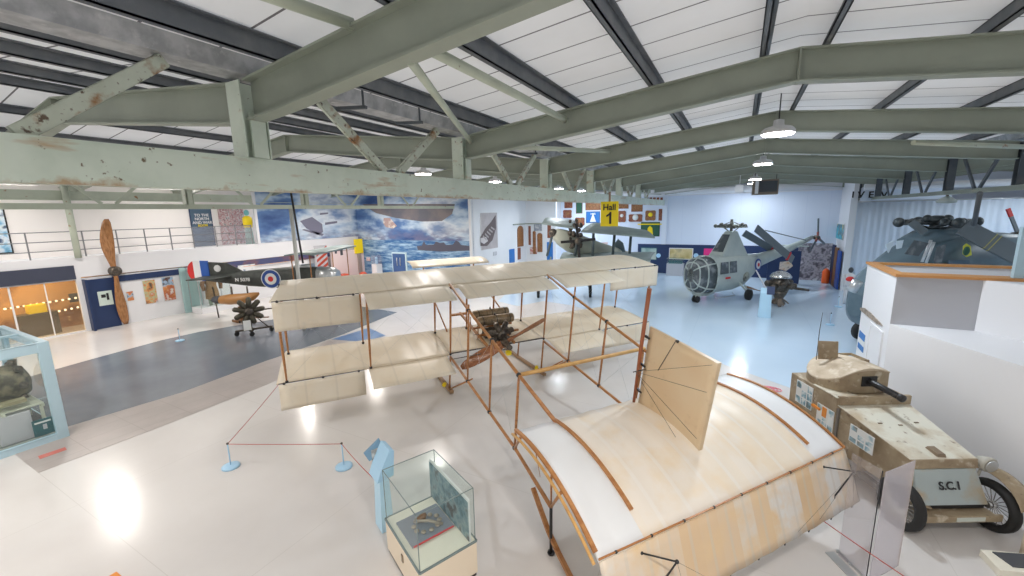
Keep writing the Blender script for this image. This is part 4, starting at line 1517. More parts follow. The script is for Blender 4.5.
# ================================================================ LEFT GLASS CASE
X0, X1c, Yc, Yn, ZT = -15.6, -12.55, 2.74, -1.6, 2.15
t = thing('glass_display_case', 'big pale blue framed glass case at the left edge of the picture', 'display case', ((X0 + X1c) / 2, .5, 0))
mb = MB()
for x in (X0, X1c):
    for y in (Yn, Yc):
        sx = .12 if x < -14 else -.12
        sy = .17 if y < 0 else -.17
        e_ = -.004 if x < -14 else .004
        mb.box((x + e_, y + (-.004 if y < 0 else .004), 0), (x + sx, y + sy, ZT + .004))
mb.box((X1c - .1, Yn, 0), (X1c, Yc, .14)).box((X1c - .1, Yn, ZT - .2), (X1c, Yc, ZT)).box((X0, Yn, ZT - .2), (X0 + .1, Yc, ZT)).box((X0, Yn, 0), (X0 + .1, Yc, .14))
mb.box((X0, Yc - .1, ZT - .2), (X1c, Yc, ZT)).box((X0, Yc - .1, 0), (X1c, Yc, .14)).box((X0, Yn, ZT - .2), (X1c, Yn + .1, ZT))
obj('frame', mb, 'paleframe', t, True, bevel=.006)
mb = MB()
for y in (1.85, .9, 0):
    mb.box((X0 + .1, y, ZT - .06), (X1c - .1, y + .08, ZT - .01))
mb.box((X0 + 1.4, Yn, ZT - .06), (X0 + 1.5, Yc, ZT - .01))
obj('roof_bar', mb, 'paleframe', t, True)
mb = MB()
mb.add([(X1c - .05, Yn, .14), (X1c - .05, Yc - .17, .14), (X1c - .05, Yc - .17, ZT - .2), (X1c - .05, Yn, ZT - .2)], [(0, 1, 2, 3)])
mb.add([(X0 + .12, Yc - .05, .14), (X1c - .12, Yc - .05, .14), (X1c - .12, Yc - .05, ZT - .2), (X0 + .12, Yc - .05, ZT - .2)], [(0, 1, 2, 3)])
mb.add([(X0 + .1, Yn, ZT - .03), (X1c - .1, Yn, ZT - .03), (X1c - .1, Yc - .1, ZT - .03), (X0 + .1, Yc - .1, ZT - .03)], [(0, 1, 2, 3)])
obj('glass_panes', mb, 'glass', t, True)
obj('case_floor', MB().box((X0 + .1, Yn, .06), (X1c - .1, Yc - .1, .12)), line_mat('case floor', (.16, .18, .17), (.40, .42, .38), 0, .18, .05), t, True)
rk = at(28, 402, 'x', -13.3)
mb = MB()
for i in range(9):
    mb.box((-13.9 + .12 * i, 1.95, rk.z), (-13.84 + .12 * i, 2.55, rk.z + .03))
for y in (1.95, 2.5):
    mb.box((-13.9, y, rk.z - .05), (-12.85, y + .05, rk.z))
for x in (-13.88, -12.92):
    for y in (1.97, 2.48):
        mb.box((x, y, .12), (x + .05, y + .05, rk.z - .04))
tag(obj('slatted_rack', mb, mat('slat cream', (.55, .56, .46), .5)), 'cream slatted rack inside the big glass case', 'rack')
mc = at(2, 385, 'x', -13.9)
t2 = thing('museum_engine', 'brown and grey machine inside the big glass case', 'engine', (mc.x, mc.y, .12))
obj('body', MB().lathe(mc, (.3, 1, .15), [(.1, -.5), (.34, -.42), (.40, -.1), (.40, .2), (.30, .36), (.08, .42)], 20), mat('aged brass casing', (.30, .26, .18), .5, .3, var=((.10, .09, .07), 6, .4, .6)), t2, True)
mb = MB().box((mc.x - .5, mc.y - .4, .12), (mc.x + .5, mc.y + .4, .3)).beam((mc.x, mc.y, .2), (mc.x, mc.y, mc.z - .2), .3, .3)
obj('stand', mb, 'darkboard', t2, True)
for k in range(8):
    a_ = k * math.pi / 4
    obj('cylinder', MB().tube([mc + Vector((.3 * math.cos(a_) * .3, .2, .3 * math.sin(a_))), mc + Vector((.5 * math.cos(a_), .22, .5 * math.sin(a_)))], .07, 8), 'iron', t2, True)
ck = at(16, 424, 'x', -12.9)
mb = MB().box((-13.3, ck.y - .25, .12), (-12.85, ck.y + .22, ck.z + .22))
tag(obj('white_crate', mb, 'ltgrey', bevel=.01), 'light grey crate on the floor of the big glass case', 'crate')
bk = at(8, 404, 'x', -12.95)
tag(obj('machine_bar', MB().box((-13.1, bk.y - .9, bk.z - .04), (-12.9, bk.y + .25, bk.z + .03)), mat('olive bar', (.30, .27, .16), .5)), 'long olive bar lying across the glass case exhibits', 'bar')
t2 = thing('caption_board', 'dark teal caption board in the near corner of glass case', 'sign', (-12.72, 2.15, .14))
p0, p1 = at(32, 424, 'x', -12.72), at(57, 431, 'x', -12.72)
mb = MB().box((-12.75, p0.y, .15), (-12.72, p1.y, .50))
obj('board', mb, 'teal', t2, True)
obj('white_line', MB().box((-12.722, p0.y + .03, .42), (-12.715, p1.y - .05, .455)), 'paper', t2, True)
obj('grey_text', MB().box((-12.722, p0.y + .14, .27), (-12.715, p1.y - .12, .38)), 'ltgrey', t2, True)

# ================================================================ GALLERY
GX = -24.2
mb = MB()
for z in (3.45, 3.82, 4.2):
    mb.tube([(GX, Y0, z), (GX, 13.9, z)], .018, 6)
t = thing('gallery_railing', 'thin steel railing along the edge of the gallery', 'railing', (GX, 5, 3.15))
obj('rails', mb, mat('grey rail', (.22, .22, .23), .5), t, True)
mb = None
for y in (-.5, 1.9, 3.6, 5.3, 6.9, 8.0, 9.0, 10.0, 10.95, 12.0, 13.0, 13.85):
    obj('post', MB().box((GX - .02, y - .02, 3.15), (GX + .02, y + .02, 4.22)), bpy.data.materials['grey rail'], t, True)
obj('glass_infill', MB().box((GX - .005, 10.95, 3.2), (GX + .005, 13.85, 4.18)), 'acryl2', t, True)


def wallpic(name, label, cat, axis, v, a, b, m, frame=None, th=.03, group=None, fw=.05, face=None):
    """a flat board fixed to the wall axis=v; a, b opposite corners as seen in the photograph"""
    p, q = at(*a, axis, v), at(*b, axis, v)
    sgn = 1 if axis == 'x' else -1
    if face is not None:
        sgn = face

    def bx(e, d0, d1):
        if axis == 'x':
            return MB().box((v + sgn * d0, min(p.y, q.y) - e, min(p.z, q.z) - e), (v + sgn * d1, max(p.y, q.y) + e, max(p.z, q.z) + e))
        return MB().box((min(p.x, q.x) - e, v + sgn * d0, min(p.z, q.z) - e), (max(p.x, q.x) + e, v + sgn * d1, max(p.z, q.z) + e))
    if frame:
        t = thing(name, label, cat, (p + q) / 2, group=group)
        obj('frame', bx(fw, .002, th * .7), frame, t, True)
        obj('picture', bx(0, th * .5, th), m, t, True)
        return t
    o = tag(obj(name, bx(0, .002, th), m), label, cat, group)
    return o


P_PORT = photo('seaplane photo', [(.04, .20, .36), (.25, .50, .70), (.70, .78, .85), (.05, .10, .2)], 2.2)
wallpic('gallery_picture', 'blue seaplane picture at the far left of the gallery', 'poster', 'x', -25.98, (-30, 206), (12, 252), P_PORT, 'black')
t = wallpic('gallery_sign', 'slate blue gallery panel with white and gold lettering', 'sign', 'x', -25.98, (189, 207), (215, 246), mat('slate panel', (.075, .13, .20), .5), 'navy')
c = at(202, 219, 'x', -25.93)
text('lettering', 'TO THE\nNORTH\nAND WAR', .20, 'white', c, (0, 1, 0), (0, 0, 1), t, True)
c = at(203, 225.5, 'x', -25.93)
text('gold_lettering', 'ROOM', .16, 'yellow', c, (0, 1, 0), (0, 0, 1), t, True)
wallpic('crowd_picture', 'pink and grey picture of a crowd on the gallery wall', 'poster', 'x', -25.98, (217, 207), (247, 243), photo('crowd', [(.20, .12, .14), (.75, .62, .62), (.35, .10, .12), (.80, .76, .76), (.18, .17, .2)], 6))
t = thing('yellow_coat_figure', 'figure in a yellow coat at the end of the gallery', 'mannequin', at(251, 243, 'x', -24.6))
b_ = Vector((-24.7, 14.0, 3.12))
obj('coat', MB().lathe(b_, (0, 0, 1), [(.22, .0), (.2, .5), (.16, 1.0), (.23, 1.35), (.12, 1.5)], 14), mat('pale teal trousers', (.36, .52, .48), .7), t, True)
obj('vest', MB().lathe(b_, (0, 0, 1), [(.21, .95), (.25, 1.25), (.24, 1.5), (.10, 1.6)], 14), 'yellow', t, True)
obj('head', MB().ball(b_ + Vector((0, 0, 1.78)), .14, (1, 1, 1.2)), mat('teal hood', (.18, .50, .55), .6), t, True)
struct('trim_mural', MB().box((-24.12, 14.05, 3.15), (-24.02, 14.2, 6.4)), 'white', 'white upright at the left end of the sky mural')

for i, y in enumerate((-1.5, 4.5, 10.5, 16.5)):  # fill lights added to brighten the gallery wall, with made-up fittings
    ld = bpy.data.lights.new('gallery_fill', 'AREA')
    ld.shape = 'RECTANGLE'
    ld.size, ld.size_y, ld.energy, ld.color = .2, 3.0, 75, (1, .93, .9)
    lo = bpy.data.objects.new('gallery_fill', ld)
    lo.location = (-24.6, y, 6.02)
    lo.rotation_euler = (0, math.radians(-18), 0)
    COL.objects.link(lo)
    tag(obj('gallery_fill_fitting', MB().box((-24.72, y - 1.55, 6.04), (-24.48, y + 1.55, 6.12)).box((-24.62, y - .02, 6.12), (-24.58, y + .02, 6.40)), 'ivory'), 'added fill light above the gallery that brightens its back wall', 'lamp', 'added fill lights above the gallery')
struct('trim_eaves', MB().box((-24.32, Y0, 5.48), (-24.12, 21.2, 5.84)).box((-24.36, Y0, 5.46), (-24.08, 21.2, 5.48)), 'greybeam', 'pale green eaves beam above the gallery')
# ---- shop front below the gallery
WX = -24.15
WN = struct('window_1', MB().box((WX - .12, 6.42, 0), (WX + .03, 6.58, 2.3)).box((WX - .1, -3, 2.2), (WX, 6.5, 2.3)).box((WX - .1, -3, 0), (WX, 6.5, .06)).box((WX - .1, 4.55, 0), (WX - .04, 4.6, 2.2)).box((WX - .1, 5.5, 0), (WX - .04, 5.53, 2.2)), 'white', 'shop front window frame under the gallery')
obj('glass_pane', MB().box((WX - .07, -3, .06), (WX - .06, 6.42, 2.2)), 'window', WN)
mb = MB().box((-25.4, 4.75, 0), (-24.9, 5.9, .95))
tag(obj('shop_counter', mb, 'iron', bevel=.02), 'dark counter behind the shop window', 'counter')
tag(obj('yellow_box', MB().box((-25.35, 5.1, .95), (-24.95, 5.62, 1.3)), 'yellow', bevel=.01), 'yellow box on the dark shop counter', 'box')
wallpic('shop_sign', 'white and blue sign inside the shop window', 'sign', 'x', -25.9, (28, 309), (48, 316), 'paper')
wallpic('shop_sign', 'dark sign with pale spots high inside the shop window', 'sign', 'x', -25.6, (68, 294), (81, 301), 'darkboard')
mb = MB()
t = thing('light_string', 'two rows of small white bulbs inside the shop', 'lights', (-25.6, 4.5, 1.5))
for j, (y0_, z0_, n) in enumerate((((5, 309), (82, 297), 13), ((22, 319), (84, 306), 11))):
    for i in range(n):
        f = i / (n - 1)
        q = at(y0_[0] + (z0_[0] - y0_[0]) * f, y0_[1] + (z0_[1] - y0_[1]) * f, 'x', -25.5)
        obj('bulb', MB().ball(q, .045, n=8), mat('bulb %d %d' % (j, i), (1, .9, .7), .4, emit=1.5) if not (i or j) else bpy.data.materials['bulb 0 0'], t, True)
obj('cable', MB().tube([at(5, 309, 'x', -25.5), at(82, 297, 'x', -25.5)], .012, 6).tube([at(22, 319, 'x', -25.5), at(84, 306, 'x', -25.5)], .012, 6), 'black', t, True)
t = thing('navy_board', 'navy blue display board with a white notice by the propeller', 'board', (-24.0, 7.1, 0))
obj('board', MB().box((-24.15, 6.62, 0), (-24.02, 7.56, 2.16)), 'navy', t, True)
obj('side_return', MB().box((-24.15, 6.58, 0), (-23.8, 6.66, 2.2)), 'navy', t, True)
p0, p1 = at(97, 292, 'x', -24.01), at(114, 304, 'x', -24.01)
o = obj('notice', MB().box((-24.02, p0.y, p1.z), (-24.0, p1.y, p0.z)), mat('pale green notice', (.62, .72, .66), .5), t, True)
obj('notice_print', MB().box((-24.0, p0.y + .1, p0.z - .28), (-23.995, p0.y + .25, p0.z - .14)).box((-24.0, p1.y - .2, p0.z - .4), (-23.995, p1.y - .12, p0.z - .1)), 'black', o, True)
struct('trim_navy', MB().box((-24.13, 7.56, 1.93), (-24.09, 10.06, 2.2)), 'navy', 'navy strip above the white photo wall')
struct('trim_navy', MB().box((-24.13, 10.3, 1.95), (-24.09, 21.0, 2.28)), mat('navy and rust strip', (.07, .08, .18), .5, var=((.25, .10, .08), .6, .5, .6)), 'dark strip under the gallery behind the fighter')
PP = [photo('orange photo', [(.55, .70, .80), (.62, .20, .06), (.45, .50, .30), (.70, .30, .10), (.12, .08, .06)], 2.5),
      photo('red photo', [(.80, .72, .66), (.55, .14, .07), (.70, .30, .10), (.35, .52, .70), (.10, .05, .04)], 2.5)]
wallpic('framed_photo', 'left one of two tall colour photos on the white wall', 'photograph', 'x', WX, (142, 281), (158, 302), PP[0], 'paper', fw=.02)
wallpic('framed_photo', 'right one of two tall colour photos on the white wall', 'photograph', 'x', WX, (161, 278), (176, 299), PP[1], 'paper', fw=.02)
wallpic('framed_photo', 'small colour photo right beside the big propeller', 'photograph', 'x', WX, (126, 292), (134, 300), PP[1], 'paper', fw=.02)
wallpic('information_board', 'white and orange caption panel behind the fighter fuselage', 'board', 'x', -24.07, (238, 266), (256, 276), photo('cap', [(.8, .8, .8), (.8, .82, .84), (.15, .2, .3)], 4), 'paper', fw=.02)
wallpic('information_board', 'pale orange banner above the fighter fuselage', 'board', 'x', -24.05, (243, 266.5), (294, 261), photo('cap2', [(.8, .8, .8), (.85, .45, .25), (.8, .78, .75)], 1.5))

# walnut propeller standing against the wall
pb = Vector((-23.95, 7.62, .03))
t = thing('wooden_propeller', 'tall polished walnut propeller standing upright by navy board', 'propeller', pb)
hub = at(115, 271, 'x', -23.95)
tipt = at(104.5, 219, 'x', -23.95)
for nm, tip in (('upper_blade', tipt), ('lower_blade', pb)):
    rings = []
    d = tip - hub
    for i in range(15):
        f = i / 14
        c = hub + d * f + Vector((0, (.10 if nm == 'upper_blade' else .03) * -math.sin(math.pi * f) + .06 * f, 0))
        wd = .07 + .155 * math.sin(math.pi * min(1, .05 + f * .80)) ** 1.5
        if f > .96:
            wd *= .65
        th = .06 * (1 - f) + .018
        tw = math.radians(55 * (1 - f)) * (1 if nm == 'upper_blade' else -1)
        a = Vector((math.sin(tw), math.cos(tw), 0))
        b = Vector((math.cos(tw), -math.sin(tw), 0))
        rings.append([c + a * wd * math.cos(q) + b * th * math.sin(q) for q in (2 * math.pi * k / 12 for k in range(12))])
    obj(nm, MB().loft(rings), 'propwood2', t, True)
obj('hub', MB().lathe(hub + Vector((-.12, 0, 0)), (1, 0, 0), [(.20, 0), (.22, .03), (.22, .20), (.14, .26), (.05, .27)], 20), 'iron', t, True)

sl = bpy.data.lights.new('shop_fill', 'AREA')  # warm fill added to brighten the shop interior; its fitting is made up too
sl.shape = 'RECTANGLE'
sl.size, sl.size_y, sl.energy, sl.color = .3, 7, 130, (1, .78, .5)
so = bpy.data.objects.new('shop_fill', sl)
so.location = (-24.8, 3, 2.9)
COL.objects.link(so)
tag(obj('shop_fill_fitting', MB().box((-24.97, -.5, 2.93), (-24.63, 6.5, 3.0)), 'white'), 'added fill light fitting inside the shop', 'lamp')
# glass cabinet with a flying coat
cb_ = Vector((-23.3, 10.9, 0))
t = thing('costume_cabinet', 'glass cabinet holding a brown leather flying coat', 'cabinet', cb_)
obj('base', MB().box((-23.85, 10.25, 0), (-22.9, 11.7, .28)), 'white', t, True)
mb = MB()
for x in (-23.85, -22.93):
    for y in (10.25, 11.67):
        mb.box((x, y, .28), (x + .03, y + .03, 2.25))
mb.box((-23.85, 10.25, 2.2), (-22.9, 11.7, 2.26))
obj('cabinet_frame', mb, 'alu', t, True)
mb = MB()
for a, b in (((-22.91, 10.27), (-22.91, 11.69)), ((-23.84, 10.27), (-22.91, 10.27)), ((-23.84, 11.69), (-22.91, 11.69))):
    mb.add([(a[0], a[1], .28), (b[0], b[1], .28), (b[0], b[1], 2.2), (a[0], a[1], 2.2)], [(0, 1, 2, 3)])
obj('glass_panes', mb, 'glass', t, True)
obj('teal_back', MB().box((-24.1, 10.3, .0), (-24.05, 10.85, 2.2)).box((-24.1, 10.05, 0), (-24.0, 10.3, 2.25)), mat('pale teal panel', (.42, .62, .62), .5), t, True)
m_ = thing('flying_coat', 'brown leather flying coat on a stand in the cabinet', 'coat', cb_ + Vector((0, .1, .28)))
c = cb_ + Vector((0, .1, .28))
obj('coat_body', MB().lathe(c, (0, 0, 1), [(.30, .35), (.28, .7), (.22, 1.05), (.30, 1.35), (.26, 1.5), (.08, 1.6)], 16), mat('coat tan', (.30, .17, .07), .6), m_, True)
for sg in (-1, 1):
    obj('sleeve', MB().tube([c + Vector((0, .27 * sg, 1.45)), c + Vector((.05, .42 * sg, 1.1)), c + Vector((.1, .38 * sg, .8))], [.11, .10, .08], 10), 'brown', m_, True)
    obj('trouser_leg', MB().tube([c + Vector((0, .12 * sg, .4)), c + Vector((0, .12 * sg, .02))], [.10, .08], 10), mat('green trousers %d' % sg, (.25, .32, .24), .7), m_, True)

# ================================================================ FIGHTER WITH TRICOLOUR RUDDER
fd, fs_ = Vector((.878, .478, 0)), Vector((-.478, .878, 0))
ft = Vector((-22.1, 9.6, 0))


def Fp(a, b, z):  # a along fuselage from rudder to nose, b away from us
    return ft + fd * a + fs_ * b + Vector((0, 0, z))


t = thing('fighter_aeroplane', 'dark green fighter with a red, white and blue rudder', 'aeroplane', ft)
def rr(a, wd, z0, z1, n=12):
    return [Fp(a, wd * .5 * math.copysign(abs(math.cos(q)) ** .6, math.cos(q)), (z0 + z1) / 2 + (z1 - z0) / 2 * math.copysign(abs(math.sin(q)) ** .6, math.sin(q))) for q in (2 * math.pi * k / n for k in range(n))]


obj('fuselage', MB().loft([rr(.75, .12, 1.80, 2.0), rr(1.6, .35, 1.68, 2.10), rr(2.8, .6, 1.52, 2.24), rr(4.2, .75, 1.40, 2.34), rr(5.0, .8, 1.33, 2.40), rr(6.0, .85, 1.3, 2.34)]), 'darkgreen', t, True)
obj('engine_cowling', MB().loft([rr(6.0, .9, 1.28, 2.36), rr(6.6, .95, 1.3, 2.3), rr(6.85, .6, 1.45, 2.15)]), 'alu', t, True)
# rudder: three vertical bands of one rounded outline
cx, cz, R1, R2 = .40, 2.24, .44, .50
RA, RZ = 3.96, 1.88
def band(a0, a1, m_, nm):
    pts = []
    n = 8
    for i in range(n + 1):
        a = a0 + (a1 - a0) * i / n
        zz = R2 * math.sqrt(max(0, 1 - ((a - cx) / R1) ** 2)) if a < cx else R2 * (1 - .10 * (a - cx))
        pts.append((a, zz))
    poly = [Fp(a, -.02, cz + z) for a, z in pts] + [Fp(a, -.02, cz - z * .92) for a, z in reversed(pts)]
    return obj(nm, MB().prism(poly, fs_ * .04), m_, t, True)


band(-.04, .26, 'red', 'rudder_red_band')
band(.26, .58, 'white', 'rudder_white_band')
band(.58, .95, mat('rudder blue', (.02, .10, .42), .5), 'rudder_blue_band')
fin = obj('tail_fin', MB().prism([Fp(.96, 0, 2.66), Fp(1.8, 0, 2.60), Fp(2.5, 0, 2.2), Fp(.96, 0, 1.95)], fs_ * .04), 'darkgreen', t, True)
obj('fin_badge', MB().lathe(Fp(1.35, -.01, 2.36), -fs_, [(.16, 0), (.16, .01)], 16), 'paper', fin, True)
for b0 in (-1.2, .1):
    obj('tailplane', MB().prism([Fp(.75, b0, 1.98), Fp(.75, b0 + 1.1, 1.98), Fp(1.7, b0 + 1.1, 1.98), Fp(2.1, b0 + .9 if b0 > 0 else b0 + 1.1, 1.98), Fp(1.9, b0 + .1, 1.98)], Vector((0, 0, .05))), 'darkgreen', t, True)
text('serial_number', 'N 5078', .22, 'paper', Fp(2.65, -.36, 1.86), fd, (0, 0, 1), t, True)
rd = obj('roundel', MB().lathe(Fp(RA, -.385, RZ), -fs_, [(.44, 0), (.44, .01)], 28), 'paper', t, True)
obj('roundel_blue', MB().lathe(Fp(RA, -.397, RZ), -fs_, [(.40, 0), (.40, .01)], 28), 'blue', rd, True)
obj('roundel_white', MB().lathe(Fp(RA, -.409, RZ), -fs_, [(.26, 0), (.26, .008)], 28), 'paper', rd, True)
obj('roundel_red', MB().lathe(Fp(RA, -.419, RZ), -fs_, [(.12, 0), (.12, .008)], 20), 'red', rd, True)
obj('cockpit_rim', MB().loft([rr(4.9, .5, 2.3, 2.44), rr(5.7, .5, 2.3, 2.5)]), 'alu', t, True)
for zz, nm in ((3.0, 'upper_wing'), (1.25, 'lower_wing')):
    obj(nm, MB().grid(lambda u, v, zz=zz: Fp(5.0 + 1.3 * u, -1.0 + 5.0 * v, zz + .06 * math.sin(math.pi * u)), 6, 4, Vector((0, 0, .06))), 'camo', t, True)
for a, b in ((5.2, -.8), (6.0, -.8), (5.2, 3.4), (6.0, 3.4)):
    obj('wing_strut', MB().tube([Fp(a, b, 1.3), Fp(a, b, 3.0)], .025, 6), 'wood', t, True)
mb = MB().tube([Fp(5.2, -.3, 1.4), Fp(5.4, -.5, .35)], .03, 6).tube([Fp(6.2, -.3, 1.4), Fp(5.8, -.5, .35)], .03, 6)
obj('undercarriage_strut', mb, 'iron', t, True)
obj('wheel', MB().lathe(Fp(5.6, -.62, .32), -fs_, [(.2, -.01), (.32, 0), (.32, .1), (.2, .11)], 20), 'rubber', t, True)
obj('wheel', MB().lathe(Fp(5.6, .62, .32), -fs_, [(.2, -.01), (.32, 0), (.32, .1), (.2, .11)], 20), 'rubber', t, True)
obj('tail_prop', MB().tube([Fp(1.0, 0, 1.5), Fp(1.0, .1, .02)], .03, 6), 'iron', t, True)

# wooden float on its trolley
fb = at(233, 322, 'z', 0) + Vector((.30, .16, 0))
t = thing('wooden_float', 'varnished brown wooden tail float with a dark end', 'float', fb)
def fl(a, wd, z0, z1):
    return [fb + fd * a + fs_ * wd * .5 * math.cos(q) + Vector((0, 0, (z0 + z1) / 2 + (z1 - z0) / 2 * math.sin(q))) for q in (2 * math.pi * k / 12 for k in range(12))]


obj('hull', MB().loft([fl(-.7, .5, .84, 1.22), fl(-.3, .55, .80, 1.28), fl(.3, .5, .84, 1.30), fl(.75, .35, .98, 1.34), fl(1.0, .06, 1.22, 1.34)]), mat('float wood', (.46, .22, .07), .35), t, True)
obj('dark_step', MB().loft([fl(-1.0, .5, .92, 1.2), fl(-.7, .5, .84, 1.22)]), 'darkboard', t, True)
for q in (-.2, .5):
    obj('float_strut', MB().tube([fb + fd * q + Vector((0, 0, 1.26)), fb + fd * q + Vector((0, 0, 1.62))], .035, 6), 'iron', t, True)
mb = MB().beam(fb + fd * .1 + Vector((0, 0, .1)), fb + fd * .05 + Vector((0, 0, .72)), .12, .08)
mb.box((fb.x - .2, fb.y - .25, .04), (fb.x + .25, fb.y + .25, .12)).beam(fb + Vector((0, 0, .16)), fb + fd * 1.3 + Vector((0, 0, .2)), .05, .05)
obj('trolley', mb, 'brown', t, True)
for q in (-.25, .25):
    obj('castor', MB().lathe(fb + Vector((q, -.2, .07)), (0, 1, 0), [(.06, 0), (.06, .05)], 10), 'rubber', t, True)

# rotary engine on a stand
eb = at(252, 334, 'z', 0)
t = thing('rotary_engine_display', 'dark nine cylinder rotary engine on a low wheeled stand', 'engine', eb)
cdir = (Vector((0, 0, 0)) - Vector((eb.x, eb.y, 0))).normalized()
cs = Vector((-cdir.y, cdir.x, 0))
ec = eb + Vector((0, 0, .95))
obj('crankcase', MB().lathe(ec - cdir * .15, cdir, [(.12, 0), (.17, .04), (.17, .24), (.06, .34)], 16), 'iron', t, True)
for k in range(9):
    a_ = 2 * math.pi * k / 9 + .1
    d = cs * math.cos(a_) + Vector((0, 0, 1)) * math.sin(a_)
    obj('cylinder', MB().lathe(ec, d, [(.07, .15), (.095, .20), (.105, .34), (.10, .50), (.05, .56)], 10), mat('dark bronze cylinder', (.10, .09, .065), .45, .5) if k == 0 else bpy.data.materials['dark bronze cylinder'], t, True)
mb = MB().tube([ec - cdir * .1, eb + Vector((0, 0, .22))], .05, 8)
mb.beam(eb - cs * .55 + Vector((0, 0, .2)), eb + cs * .75 + Vector((0, 0, .2)), .07, .07).beam(eb - cdir * .4 + Vector((0, 0, .2)), eb + cdir * .4 + Vector((0, 0, .2)), .07, .07)
mb.tube([ec + cs * .1, ec + cs * 1.4 + Vector((0, 0, .0))], .03, 6).tube([eb + cs * .6 + Vector((0, 0, .2)), ec], .02, 6)
obj('stand', mb, 'iron', t, True)
for a, b in ((-.5, 0), (.7, 0), (0, -.38), (0, .38)):
    q = eb + cs * a + cdir * b
    obj('castor', MB().lathe((q.x - .02, q.y, .09), (1, 0, 0), [(.09, 0), (.09, .05)], 12), 'rubber', t, True)
q = eb - cs * .25 + cdir * .3
tag(obj('caption_card', MB().prism([q + Vector((0, 0, .25)), q + cs * .26 + Vector((0, 0, .25)), q + cs * .26 - cdir * .1 + Vector((0, 0, .62)), q - cdir * .1 + Vector((0, 0, .62))], cdir * .02), 'paper'), 'white caption card propped before the rotary engine', 'card')

# ================================================================ FAR LEFT CORNER GROUP
bx = -23.6
t = thing('striped_board', 'board with red and white slanting stripes below the gallery', 'board', at(322, 268, 'x', bx))
p0, p1 = at(314, 246, 'x', bx), at(329, 273, 'x', bx)
obj('board', MB().box((bx - .05, p0.y, 0), (bx, p1.y, p0.z)), 'ltgrey', t, True)
for i in range(5):
    z = p0.z - .15 - i * .36
    obj('red_stripe', MB().prism([(bx + .005, p0.y + .1, z - .55), (bx + .005, p0.y + .1, z - .37), (bx + .005, p1.y, z + .12), (bx + .005, p1.y, z - .06)], (.01, 0, 0)), mat('brick red', (.45, .06, .03), .5) if i == 0 else bpy.data.materials['brick red'], t, True)
t = thing('pink_cabin', 'pale pink cabin wall with two small dark windows', 'cabin', at(345, 268, 'x', bx))
p0, p1 = at(331, 245, 'x', bx), at(357, 272, 'x', bx)
obj('cabin_wall', MB().box((bx - .2, p0.y, 0), (bx, 21.2, 2.28)), mat('pale pink paint', (.80, .66, .64), .6), t, True)
for a, b in (((334.5, 249), (337, 253.5)), ((340, 249), (343, 255))):
    u_, v_ = at(*a, 'x', bx + .01), at(*b, 'x', bx + .01)
    obj('cabin_window', MB().box((bx, u_.y, v_.z), (bx + .02, v_.y, u_.z)), 'darkboard', t, True)
p0, p1 = at(354, 240, 'x', bx + .1), at(357.5, 249, 'x', bx + .1)
tag(obj('yellow_sign', MB().box((bx, 20.4, 2.0), (bx + .1, 21.1, 3.0)), 'yellow'), 'yellow upright sign at the corner beside the mural', 'sign')
tag(obj('brown_post', MB().box((bx, 20.6, 0), (bx + .09, 20.9, 2.0)), mat('grey brown', (.35, .28, .25), .6)), 'grey brown post below the yellow corner sign', 'post')
rb = at(347, 275, 'x', -22.6)
mb = MB().box((-23.1, 18.0, .0), (-22.4, 20.3, .55)).box((-23.0, 18.4, .5), (-22.5, 18.9, .85)).ball((-22.7, 20.2, .5), .3)
tag(obj('red_machine', mb, mat('orange red machine', (.60, .10, .05), .5), bevel=.03), 'low orange red machine in front of the pink cabin', 'machine')
# along the mural wall
t = thing('mural_door', 'blue door with a pale frame cut into the sea mural', 'door', onm(400, 272))
p0, p1 = onm(392, 252, .03), onm(408, 275, .03)
obj('door_frame', MB().box((p0.x, 21.2, 0), (p1.x, 21.27, p0.z)), mat('pale cyan frame', (.62, .78, .84), .5), t, True)
obj('door_leaf', MB().box((p0.x + .09, 21.17, 0), (p1.x - .12, 21.21, p0.z - .1)), mat('deep blue door', (.05, .12, .30), .4), t, True)
for q in (.38, .60):
    obj('door_handle', MB().tube([(p0.x + (p1.x - p0.x) * q, 21.14, 1.2), (p0.x + (p1.x - p0.x) * q, 21.14, 1.75)], .03, 6), 'alu', t, True)
wallpic('safety_sign', 'small white and red sign on the mural left of the door', 'sign', 'y', 21.27, (366.5, 257), (370.5, 261), photo('tiny sign', [(.8, .5, .5), (.8, .8, .8), (.7, .1, .1)], 8))
p0 = onm(377, 261, .5)
t = thing('white_plinth_case', 'white plinth with a small model before the mural', 'plinth', (p0.x, 20.8, 0))
obj('plinth', MB().box((p0.x - .25, 20.5, 0), (p0.x + .22, 21.0, 1.3)), 'white', t, True)
obj('model', MB().box((p0.x - .1, 20.7, 1.3), (p0.x + .05, 20.8, 1.6)).ball((p0.x - .02, 20.75, 1.7), .1), 'ltblue', t, True)
obj('glass_cover', MB().box((p0.x - .24, 20.52, 1.3), (p0.x + .2, 20.98, 1.9)), 'acryl2', t, True)

